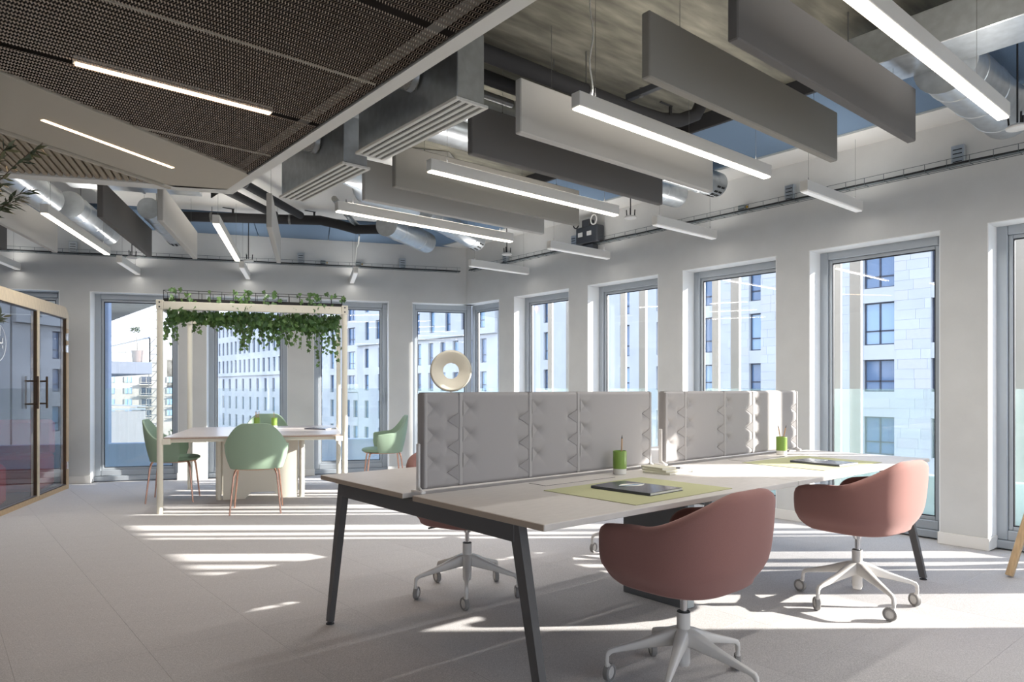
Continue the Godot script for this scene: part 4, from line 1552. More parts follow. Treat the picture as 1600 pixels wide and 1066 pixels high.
func shell_ring(th: float, p: Dictionary) -> PackedVector3Array:
	# one closed cross-section of a bucket chair's wall at angle th from the middle of the back
	var a := absf(th)
	var s := sin(th)
	var c := cos(th)
	var n: float = p.n
	var rt := pow(pow(absf(s) / p.rx, n) + pow(absf(c) / (p.rz if c > 0.0 else p.rf), n), -1.0 / n)
	var rb := pow(pow(absf(s) / p.bx, n) + pow(absf(c) / (p.bz if c > 0.0 else p.bf), n), -1.0 / n)
	var top: float = (p.rim as Callable).call(a)
	var low: float = (p.low as Callable).call(c * rt)
	var e := clampf((a - (p.a1 - p.tip)) / p.tip, 0.0, 1.0)
	var k := pow(maxf(0.0, 1.0 - pow(e, p.tipn)), 1.0 / p.tipn)
	var t: float = p.t * 0.5 * (0.35 + 0.65 * k)
	var out := PackedVector3Array()
	var put := func(v: float, off: float, lift: float) -> Vector3:
		var vv := 0.5 + (v - 0.5) * k
		var r: float = lerpf(rb, rt, vv) + p.bulge * sin(PI * clampf(vv, 0.0, 1.0)) + off - p.tuck * pow(maxf(0.0, 1.0 - vv / 0.35), 2.0)
		return Vector3(s * r, lerpf(low, top, vv) + lift, c * r)
	for i in 9:
		out.append(put.call(i / 8.0, t, 0.0))
	for i in range(1, 5):
		var g := PI * i / 5.0
		out.append(put.call(1.0, t * cos(g), t * sin(g)))
	for i in 9:
		out.append(put.call(1.0 - i / 8.0, -t, 0.0))
	for i in range(1, 5):
		var g := PI * i / 5.0
		out.append(put.call(0.0, -t * cos(g), -t * sin(g)))
	return out


func shell(p: Dictionary, n: int) -> Build:
	var b := Build.new()
	var g := []
	for i in n + 1:
		# more rings at the two tips
		var u := -1.0 + 2.0 * i / n
		var th: float = p.a1 * sin(u * PI / 2) * 0.4 + p.a1 * u * 0.6
		g.append(shell_ring(th, p))
	b.grid(g, false, true)
	for e in [0, n]:
		var m := Vector3.ZERO
		for q in g[e]:
			m += q
		m /= g[e].size()
		for k in g[e].size():
			b.face(m, g[e][k], g[e][(k + 1) % g[e].size()], Vector3(m.x * 0.2, 0, -1))
	return b


func cushion(rx: float, rb: float, rf: float, h: float, n := 2.6, lift := 0.0) -> Build:
	# a round-edged pad; lift raises its front
	var g := []
	var levels := 12
	for i in levels + 1:
		var f := -PI / 2 + PI * i / levels
		var row := PackedVector3Array()
		var k := pow(absf(cos(f)), 0.45)
		for j in 40:
			var a := TAU * j / 40
			var s := sin(a)
			var c := cos(a)
			var r := pow(pow(absf(s) / rx, n) + pow(absf(c) / (rb if c > 0.0 else rf), n), -1.0 / n) * k
			var z := c * r
			row.append(Vector3(s * r, h * 0.5 * sign(sin(f)) * pow(absf(sin(f)), 0.8) - lift * z, z))
		g.append(row)
	var b := Build.new()
	b.grid(g, false, true)
	return b


func smooth(a: float, b: float, x: float) -> float:
	var t := clampf((x - a) / (b - a), 0.0, 1.0)
	return t * t * (3.0 - 2.0 * t)


func office_chair(label: String, at: Vector3, turn: float, base_turn: float) -> Node3D:
	var o := thing("office_chair", label, "office chair", at, turn, "pink swivel chairs at the bench desk")
	var p := {
		"n": 2.9, "rx": 0.29, "rz": 0.29, "rf": 0.27, "bx": 0.27, "bz": 0.25, "bf": 0.262, "a1": deg_to_rad(138), "tip": deg_to_rad(19), "tipn": 2.2, "t": 0.06, "bulge": 0.008, "tuck": 0.04,
		"rim": func(a: float) -> float: return lerpf(0.79, 0.655, smooth(deg_to_rad(15), deg_to_rad(85), a)) - 0.022 * smooth(deg_to_rad(90), deg_to_rad(135), a),
		"low": func(_z: float) -> float: return 0.452,
	}
	part("upholstered_shell", shell(p, 84), M["pink_wool"], o)
	var b := cushion(0.252, 0.215, 0.25, 0.085, 2.9, 0.03)
	part("seat", b, M["pink_wool"], o, Vector3(0, 0.500, 0.0))
	b = Build.new()
	b.lathe([Vector2(0, 0.440), Vector2(0.085, 0.440), Vector2(0.17, 0.45), Vector2(0.16, 0.46), Vector2(0, 0.46)], Vector3.ZERO, 24)
	part("under_plate", b, M["under_dark"], o)
	b = Build.new()
	b.lathe([Vector2(0, 0.362), Vector2(0.02, 0.362), Vector2(0.024, 0.382), Vector2(0.042, 0.412), Vector2(0.115, 0.440), Vector2(0, 0.442)], Vector3.ZERO, 24)
	part("seat_bracket", b, M["chrome"], o)
	b = Build.new()
	b.cyl(Vector3(0, 0.29, 0), Vector3(0, 0.37, 0), 0.0135, 0.0135, 20)
	part("gas_piston", b, M["chrome"], o)
	b = Build.new()
	b.cyl(Vector3(0, 0.30, 0), Vector3(0, 0.3035, 0), 0.027, 0.024, 20)
	part("collar", b, M["under_dark"], o)
	b = Build.new()
	b.cyl(Vector3(0.02, 0.420, 0.02), Vector3(0.20, 0.405, 0.13), 0.006, 0.005, 10)
	part("height_lever", b, M["under_dark"], o)
	b = Build.new()
	b.lathe([Vector2(0, 0.085), Vector2(0.022, 0.085), Vector2(0.026, 0.10), Vector2(0.027, 0.30), Vector2(0, 0.30)], Vector3.ZERO, 24)
	part("column", b, M["base_white"], o)
	for i in 5:
		var a := TAU * i / 5.0 + base_turn - turn
		var d := Vector3(cos(a), 0, -sin(a))
		var s := Vector3(sin(a), 0, cos(a))
		var g := []
		for q in [[0.0, 0.205, 0.030, 0.036], [0.05, 0.198, 0.026, 0.034], [0.16, 0.166, 0.017, 0.020], [0.27, 0.136, 0.011, 0.012], [0.292, 0.128, 0.0105, 0.0115], [0.303, 0.115, 0.010, 0.010], [0.305, 0.088, 0.010, 0.009]]:
			var c: Vector3 = d * q[0] + Vector3.UP * q[1]
			var dirn := d if q[0] < 0.29 else Vector3.DOWN
			var up := Vector3.UP if q[0] < 0.29 else d
			if q[0] > 0.285 and q[0] < 0.304:
				up = (Vector3.UP + d).normalized()
			var ring := PackedVector3Array()
			for k in 12:
				var t := TAU * k / 12
				ring.append(c + s * q[2] * signf(cos(t)) * pow(absf(cos(t)), 0.6) + up * q[3] * signf(sin(t)) * pow(absf(sin(t)), 0.6))
			g.append(ring)
		b = Build.new()
		b.grid(g, false, true)
		var arm := part("base_arm", b, M["base_white"], o)
		# castor: a hooded yoke and a broad ring wheel
		var cw := base_turn + deg_to_rad(48) + 0.45 * sin(i * 2.4) - turn
		var dx := Vector3(cos(cw), 0, -sin(cw))
		var ax := Vector3(sin(cw), 0, cos(cw))
		var c := d * 0.305 + dx * 0.018 + Vector3.UP * 0.036
		var yb := Build.new()
		yb.cyl(d * 0.305 + Vector3.UP * 0.072, d * 0.305 + Vector3.UP * 0.095, 0.0085, 0.008, 12)
		yb.box(d * 0.305 + dx * 0.006 + Vector3.UP * 0.066, Vector3(0.022, 0.022, 0.022), 0.006, Basis(dx, Vector3.UP, ax))
		yb.cyl(c - ax * 0.014, c + ax * 0.014, 0.010, 0.010, 14)
		var yoke := part("castor_yoke", yb, M["base_white"], o)
		var bs := Basis(dx, ax, dx.cross(ax))
		var wb := Build.new()
		wb.lathe([Vector2(0.025, -0.012), Vector2(0.032, -0.0125), Vector2(0.0355, -0.009), Vector2(0.036, 0.0), Vector2(0.0355, 0.009), Vector2(0.032, 0.0125), Vector2(0.025, 0.012), Vector2(0.025, -0.012)], c, 30, bs)
		part("wheel_tyre", wb, M["tyre_grey"], yoke)
		wb = Build.new()
		wb.lathe([Vector2(0, -0.012), Vector2(0.018, -0.012), Vector2(0.021, -0.0085), Vector2(0.025, -0.0085), Vector2(0.025, 0.0085), Vector2(0.021, 0.0085), Vector2(0.018, 0.012), Vector2(0, 0.012)], c, 26, bs)
		part("wheel_disc", wb, M["base_white"], yoke)
	return o


func chairs() -> void:
	office_chair("pink upholstered swivel chair at the near left place, sunlit on its back corner", Vector3(2.322, 0, -1.695), deg_to_rad(1), deg_to_rad(-11))
	office_chair("pink upholstered swivel chair nearer the windows, turned in at the desk", Vector3(3.948, 0, -1.722), deg_to_rad(-4), deg_to_rad(21))
	office_chair("swivel chair behind the near half of the desk, only its white base showing", Vector3(2.393, 0, -3.257), deg_to_rad(200), deg_to_rad(17))
	office_chair("swivel chair behind the dark cable box, two castors showing", Vector3(3.90, 0, -3.27), deg_to_rad(170), deg_to_rad(-10))


func green_chair(label: String, at: Vector3, turn: float) -> void:
	var o := thing("shell_chair", label, "chair", at, turn, "green chairs at the canopy table")
	if not M.has("green_mesh"):
		var p := {
			"n": 2.6, "rx": 0.282, "rz": 0.28, "rf": 0.28, "bx": 0.235, "bz": 0.21, "bf": 0.23, "a1": deg_to_rad(112), "tip": deg_to_rad(6), "tipn": 3.0, "t": 0.022, "bulge": 0.012, "tuck": 0.0,
			"rim": func(a: float) -> float: return lerpf(0.855, 0.655, smooth(deg_to_rad(20), deg_to_rad(74), a)) - 0.02 * smooth(deg_to_rad(74), deg_to_rad(112), a),
			"low": func(_a: float) -> float: return 0.435,
		}
		M["green_mesh"] = shell(p, 60).mesh()
		M["green_pad"] = cushion(0.245, 0.215, 0.25, 0.055, 2.6).mesh()
		var r := Build.new()
		var ring := []
		for j in 41:
			var a := TAU * j / 40
			ring.append(Vector3(sin(a) * 0.225, 0.425, cos(a) * (0.20 if cos(a) > 0 else 0.225)))
		r.tube(ring, 0.009, 8)
		M["green_ring"] = r.mesh()
		for sx in [-1, 1]:
			for sz in [-1, 1]:
				var l := Build.new()
				l.tube([Vector3(sx * 0.165, 0.43, sz * 0.165), Vector3(sx * 0.183, 0.405, sz * 0.18), Vector3(sx * 0.195, 0.36, sz * 0.19), Vector3(sx * 0.212, 0.18, sz * 0.208), Vector3(sx * 0.228, 0.0, sz * 0.226)], 0.0125, 10, 0.0075)
				M["green_leg_%d_%d" % [sx, sz]] = l.mesh()
	part("seat_shell", M["green_mesh"], M["green_shell"], o)
	part("seat_pad", M["green_pad"], M["green_seat"], o, Vector3(0, 0.452, -0.01))
	part("copper_ring", M["green_ring"], M["copper"], o)
	for sx in [-1, 1]:
		for sz in [-1, 1]:
			part("leg", M["green_leg_%d_%d" % [sx, sz]], M["copper"], o)


func canopy_table() -> void:
	var o := thing("canopy_table", "cream meeting table with round posts and beams overhead, by the far windows", "table", far_at(-0.53, 0, -8.12), -TURN)
	var hw := 0.855
	var hd := 0.845
	for sx in [-1, 1]:
		for sz in [-1, 1]:
			var b := Build.new()
			b.cyl(Vector3(sx * hw, 0, sz * hd), Vector3(sx * hw, 2.03, sz * hd), 0.028, 0.028, 20)
			var post := part("post", b, M["cream_metal"], o)
			b = Build.new()
			b.box(Vector3(sx * hw, 1.99, sz * hd), Vector3(0.062, 0.09, 0.062), 0.004)
			part("post_head", b, M["cream_metal"], post)
			for k in 2:
				b = Build.new()
				b.cyl(Vector3(sx * hw, 1.968 + 0.044 * k, sz * (hd + 0.030)), Vector3(sx * hw, 1.968 + 0.044 * k, sz * (hd + 0.034)), 0.008, 0.008, 12)
				part("bolt", b, M["box_dark"], post)
			b = Build.new()
			b.box(Vector3(sx * (hw - 0.055), 0.685, sz * (hd - 0.0)), Vector3(0.075, 0.055, 0.05), 0.004)
			part("top_bracket", b, M["cream_metal"], post)
	for s in [-1, 1]:
		var b := Build.new()
		b.box(Vector3(0, 1.985, s * hd), Vector3(2 * hw - 0.062, 0.075, 0.045), 0.004)
		part("beam", b, M["cream_metal"], o)
		b = Build.new()
		b.box(Vector3(s * hw, 1.985, 0), Vector3(0.045, 0.075, 2 * hd - 0.062), 0.004)
		part("beam", b, M["cream_metal"], o)
		b = Build.new()
		b.box(Vector3(0, 0.693, s * (hd - 0.03)), Vector3(2 * hw - 0.1, 0.04, 0.03), 0.003)
		part("apron", b, M["cream_metal"], o)
		b = Build.new()
		b.box(Vector3(s * (hw - 0.08), 0.693, 0), Vector3(0.03, 0.04, 2 * hd - 0.1), 0.003)
		part("apron", b, M["cream_metal"], o)
	var b := Build.new()
	b.box(Vector3(0, 0.721, 0), Vector3(2 * hw - 0.065, 0.016, 2 * hd + 0.03), 0.003)
	var top := part("table_top", b, M["table_top"], o)
	b = Build.new()
	b.box(Vector3(0, 0.7135, 0), Vector3(2 * hw - 0.063, 0.008, 2 * hd + 0.032), 0.001)
	part("edge_band", b, M["table_edge"], top)
	# pedestal: two boards with a foot notch, round posts at their ends
	for z in [0.10, -0.30]:
		b = Build.new()
		b.prism(PackedVector2Array([Vector2(-0.38, 0), Vector2(-0.16, 0), Vector2(-0.10, 0.07), Vector2(0.14, 0.07), Vector2(0.20, 0), Vector2(0.38, 0), Vector2(0.38, 0.672), Vector2(-0.38, 0.672)]), 0.03, Transform3D(Basis.IDENTITY, Vector3(0, 0, z)))
		part("pedestal_board", b, M["cream_metal"], o)
		for s in [-1, 1]:
			b = Build.new()
			b.cyl(Vector3(s * 0.425, 0, z + 0.015), Vector3(s * 0.425, 0.672, z + 0.015), 0.028, 0.028, 18)
			part("pedestal_post", b, M["cream_metal"], o)
	# cups, pencils and a tablet on the table
	var y := 0.7295
	var at := func(w: float, n: float) -> Vector3: return far_at(w, y, n)
	cup(at.call(-0.62, -8.72), "green cup with a bunch of pencils, left one on the canopy table")
	cup(at.call(-0.42, -8.62), "green cup with one pencil, right one on the canopy table")
	for i in 4:
		pencil(at.call(-0.62, -8.72) + Vector3(0.004 * (i % 2), 0.031, 0.004 * (i / 2)), Vector3([-0.13, 0.10, 0.02, -0.05][i], 1, [0.05, 0.08, -0.12, -0.02][i]), "pencil in the left canopy table cup, %s of the bunch" % ["leaning farthest left", "leaning farthest right", "leaning back", "the most upright"][i], "pencils in the left canopy table cup")
	pencil(at.call(-0.42, -8.62) + Vector3(0, 0.031, 0), Vector3(-0.06, 1, 0.05), "single pencil in the right cup on the canopy table", "pencils in the cups")
	magazine(at.call(0.10, -8.20), 0.5, 0.21, 0.29, "dark covered magazine lying on the canopy table's right half")
	green_chair("green shell chair with copper legs, its back turned to the eye", far_at(-0.51, 0, -7.20), -TURN)
	green_chair("green shell chair at the table's left end, seen from its side", far_at(-1.42, 0, -8.15), -TURN - PI / 2)
	green_chair("green shell chair beyond the canopy table, only the top of its back showing", far_at(-0.55, 0, -9.22), -TURN + PI)
	green_chair("green shell chair at the table's right end, sunlit, before the last far window", far_at(0.84, 0, -8.52), -TURN + PI / 2)
	ivy()


func ivy() -> void:
	var o := thing("ivy_planter", "long wire planter with ivy trailing from the canopy's front beam", "hanging plant", far_at(-0.53, 2.03, -7.40), -TURN)
	var b := Build.new()
	b.box(Vector3(0, 0.004, 0), Vector3(1.66, 0.012, 0.20), 0.002)
	for s in [-1, 1]:
		b.box(Vector3(0, 0.012, s * 0.097), Vector3(1.66, 0.03, 0.006), 0.001)
	part("trough", b, M["black_wire"], o)
	b = Build.new()
	for s in [-1, 1]:
		b.cyl(Vector3(-0.83, 0.105, s * 0.097), Vector3(0.83, 0.105, s * 0.097), 0.003, 0.003, 6)
		b.cyl(Vector3(s * 0.83, 0.105, -0.097), Vector3(s * 0.83, 0.105, 0.097), 0.003, 0.003, 6)
		for i in 17:
			var x := -0.83 + 1.66 * i / 16.0
			b.cyl(Vector3(x, 0.0, s * 0.097), Vector3(x, 0.105, s * 0.097), 0.003, 0.003, 6)
	part("wire_frame", b, M["black_wire"], o)
	b = Build.new()
	b.box(Vector3(0, 0.02, 0), Vector3(1.62, 0.02, 0.18), 0.004)
	part("soil", b, M["bark"], o)
	var r := RandomNumberGenerator.new()
	r.seed = 31
	var leaves := [Build.new(), Build.new(), Build.new()]
	var stems := Build.new()
	var leaf := func(at: Vector3, size: float) -> void:
		var q: Build = leaves[0 if r.randf() < 0.5 else (1 if r.randf() < 0.5 else 2)]
		var bs := Basis.from_euler(Vector3(r.randf_range(-0.7, 0.5), r.randf_range(-1.2, 1.2), r.randf_range(-0.9, 0.9)))
		# five lobes, folded a little along the middle
		var rim := [Vector2(0, 0.0), Vector2(0.30, 0.12), Vector2(0.52, -0.02), Vector2(0.40, -0.32), Vector2(0.50, -0.55), Vector2(0.20, -0.58), Vector2(0, -1.0)]
		var mid := Vector3(0, -0.42, 0)
		for s in [-1.0, 1.0]:
			for i in rim.size() - 1:
				var a: Vector2 = rim[i]
				var c: Vector2 = rim[i + 1]
				q.face(at + bs * (mid * size), at + bs * (Vector3(a.x * s, a.y, -absf(a.x) * 0.35) * size), at + bs * (Vector3(c.x * s, c.y, -absf(c.x) * 0.35) * size), bs * Vector3(0, 0, 1))
	# the dense curtain under the beam
	for i in 850:
		var x := r.randf_range(-0.80, 0.80)
		var drop := 0.125 + 0.03 * sin(x * 5.0) + 0.02 * sin(x * 13.0) + 0.02 * smooth(-0.8, 0.3, x)
		if x < -0.55:
			drop *= 0.72
		leaf.call(Vector3(x, -0.075 - drop * pow(r.randf(), 0.9), -0.02 + r.randf_range(-0.11, 0.09)), r.randf_range(0.036, 0.062))
	# loose strands below it
	for i in 70:
		var x := r.randf_range(-0.82, 0.82)
		var l := r.randf_range(0.26, 0.45)
		if x > 0.42:
			l += r.randf_range(0.0, 0.16)
		if x < -0.72:
			l = r.randf_range(0.3, 0.42)
		if x > -0.7 and x < -0.25:
			l = r.randf_range(0.18, 0.28)
		if i % 12 == 0:
			x = r.randf_range(-0.84, -0.78)
			l = r.randf_range(0.26, 0.36)
		var z := -0.02 + r.randf_range(-0.1, 0.09)
		var pts := []
		for k in 7:
			var t := k / 6.0
			pts.append(Vector3(x + 0.018 * sin(t * 5.0 + i), 0.02 - (l + 0.05) * t, z + 0.012 * cos(t * 4.0 + i)))
		stems.tube(pts, 0.0013, 5)
		var k := 0.16
		while k < l:
			leaf.call(Vector3(x + 0.018 * sin(k / l * 5.0 + i) + r.randf_range(-0.018, 0.018), -k, z + r.randf_range(-0.012, 0.012)), r.randf_range(0.032, 0.052))
			k += r.randf_range(0.026, 0.048)
	# sprays lying over the front of the beam and the wire frame
	for s in [[-0.70, 30], [-0.60, 8], [-0.36, 10], [-0.13, 34], [-0.05, 8], [0.14, 14], [0.38, 6], [0.52, 26], [0.60, 6], [0.80, 14]]:
		for i in s[1]:
			var u := r.randf()
			leaf.call(Vector3(s[0] + r.randf_range(-0.085, 0.085), 0.13 - 0.21 * u, 0.115 + r.randf_range(0.0, 0.03)), r.randf_range(0.034, 0.056))
	for k in 3:
		part("ivy_leaves", leaves[k], M["ivy_%d" % k], o).set_meta("kind", "stuff")
	part("ivy_stems", stems, M["bark"], o).set_meta("kind", "stuff")


func phone_booth() -> void:
	var o := thing("phone_booth", "oak framed phone booth with two glass doors at the left edge", "phone booth", far_at(-2.785, 0, -8.48), -TURN)
	# local: x out of the glass front, z along it towards the room
	var z0 := -0.955
	var z1 := 1.10
	var h := 2.15
	var flat := Transform3D(Basis(Vector3(0, 0, 1), Vector3(0, 1, 0), Vector3(-1, 0, 0)), Vector3.ZERO)   # (z, y) outline, thickness inwards
	var rail := func(called: String, poly: PackedVector2Array, m: Material, depth := 0.06) -> void:
		var q := Build.new()
		q.prism(poly, depth, flat)
		part(called, q, m, o)
	rail.call("bottom_rail", PackedVector2Array([Vector2(z0, 0), Vector2(z1, 0), Vector2(z1, 0.05), Vector2(z0, 0.05)]), M["oak"])
	rail.call("top_rail", PackedVector2Array([Vector2(z0 + 0.14, 2.02), Vector2(z1 - 0.14, 2.02), Vector2(z1 - 0.14, h), Vector2(z0 + 0.14, h)]), M["oak_light"])
	for s in [0, 1]:
		var e := z0 if s == 0 else z1
		var d := 1.0 if s == 0 else -1.0
		var pts := PackedVector2Array([Vector2(e + d * 0.14, 2.02), Vector2(e + d * 0.075, 2.02), Vector2(e + d * 0.075, 1.9), Vector2(e, 1.9), Vector2(e, h - 0.14)])
		for i in range(1, 9):
			var t := PI / 2 * i / 8
			pts.append(Vector2(e + d * (0.14 - 0.14 * cos(t)), h - 0.14 + 0.14 * sin(t)))
		rail.call("corner_piece", pts, M["oak_light"])
		rail.call("stile", PackedVector2Array([Vector2(e, 0.05), Vector2(e + d * 0.075, 0.05), Vector2(e + d * 0.075, 1.9), Vector2(e, 1.9)]), M["oak"])
	rail.call("middle_stile", PackedVector2Array([Vector2(-0.03, 0.05), Vector2(0.03, 0.05), Vector2(0.03, 2.02), Vector2(-0.03, 2.02)]), M["oak_light"])
	# glass doors with bronze edges, bar handles and hinges
	for k in 2:
		var a: float = (z0 + 0.08) if k == 0 else 0.035
		var c: float = -0.035 if k == 0 else z1 - 0.08
		var g := Build.new()
		g.quad(Vector3(-0.02, 0.06, a), Vector3(-0.02, 0.06, c), Vector3(-0.02, 2.01, c), Vector3(-0.02, 2.01, a), Vector3.RIGHT)
		g.quad(Vector3(-0.034, 0.06, a), Vector3(-0.034, 0.06, c), Vector3(-0.034, 2.01, c), Vector3(-0.034, 2.01, a), Vector3.RIGHT)
		var door := part("glass_door", g, M["booth_glass"], o)
		g = Build.new()
		for q in [a, c]:
			g.box(Vector3(-0.02, 1.035, q), Vector3(0.03, 1.95, 0.012), 0.002)
		for q in [0.056, 2.014]:
			g.box(Vector3(-0.02, q, (a + c) / 2), Vector3(0.03, 0.012, c - a), 0.002)
		part("door_edge", g, M["bronze"], door)
		var hz := -0.13 if k == 0 else 0.13
		for s in [-1.0, 1.0]:
			g = Build.new()
			g.cyl(Vector3(-0.02 + s * 0.055, 0.98, hz), Vector3(-0.02 + s * 0.055, 1.32, hz), 0.011, 0.011, 14)
			for q in [1.03, 1.27]:
				g.cyl(Vector3(-0.02, q, hz), Vector3(-0.02 + s * 0.055, q, hz), 0.009, 0.009, 12)
			part("bar_handle", g, M["bronze"], door)
		for q in [0.28, 1.66, 1.80]:
			g = Build.new()
			g.box(Vector3(0.0, q, (a - 0.02) if k == 0 else (c + 0.02)), Vector3(0.02, 0.085, 0.05), 0.003)
			g.cyl(Vector3(0.008, q - 0.045, (a - 0.005) if k == 0 else (c + 0.005)), Vector3(0.008, q + 0.045, (a - 0.005) if k == 0 else (c + 0.005)), 0.009, 0.009, 10)
			part("hinge", g, M["chrome"], door)
		if k == 1:
			# the white sign printed on this door, cut off by the picture's edge: a thin ring and blocks
			g = Build.new()
			var ring := []
			for i in 41:
				var t := TAU * i / 40
				ring.append(Vector3(-0.012, 1.62 + 0.17 * sin(t), 0.96 + 0.17 * cos(t)))
			g.tube(ring, 0.0022, 5)
			part("printed_ring", g, M["logo_white"], door)
			for q in [[0.94, 1.73, 0.05, 0.09], [0.91, 1.62, 0.09, 0.012], [0.95, 1.52, 0.05, 0.09], [0.86, 1.645, 0.012, 0.045], [0.86, 1.585, 0.012, 0.03]]:
				g = Build.new()
				g.box(Vector3(-0.013, q[1], q[0]), Vector3(0.002, q[3], q[2]))
				part("printed_block", g, M["logo_white"], door)
	# body
	var wall := func(called: String, c: Vector3, s: Vector3, m: Material) -> void:
		part(called, box_of(c, s, 0.004), m, o)
	wall.call("back_wall", Vector3(-1.35, 1.05, (z0 + z1) / 2), Vector3(0.06, 2.06, z1 - z0), M["booth_plum"])
	wall.call("end_wall", Vector3(-0.70, 1.05, z0 + 0.03), Vector3(1.26, 2.0, 0.06), M["booth_plum"])
	wall.call("end_wall", Vector3(-0.70, 1.05, z1 - 0.03), Vector3(1.26, 2.0, 0.06), M["booth_plum"])
	wall.call("roof", Vector3(-0.72, 2.10, (z0 + z1) / 2), Vector3(1.32, 0.08, z1 - z0 - 0.16), M["booth_plum"])
	wall.call("booth_floor", Vector3(-0.70, 0.025, (z0 + z1) / 2), Vector3(1.26, 0.05, z1 - z0 - 0.12), M["booth_plum"])
	for s in [0, 1]:
		var zc := z0 + 0.36 if s == 0 else z1 - 0.36
		var zb := z0 + 0.12 if s == 0 else z1 - 0.12
		var q := Build.new()
		q.box(Vector3(-0.70, 0.25, zc), Vector3(1.18, 0.40, 0.52), 0.04)
		part("bench_seat", q, M["booth_red"], o)
		q = Build.new()
		q.box(Vector3(-0.70, 0.62, zb), Vector3(1.18, 0.42, 0.10), 0.04)
		part("bench_back", q, M["booth_red"], o)
	var q := Build.new()
	q.box(Vector3(-0.88, 0.76, 0.07), Vector3(0.80, 0.03, 0.50), 0.006)
	part("booth_table", q, M["oak"], o)
	q = Build.new()
	q.cyl(Vector3(-0.88, 0.05, 0.07), Vector3(-0.88, 0.745, 0.07), 0.03, 0.03, 14)
	part("table_column", q, M["box_dark"], o)


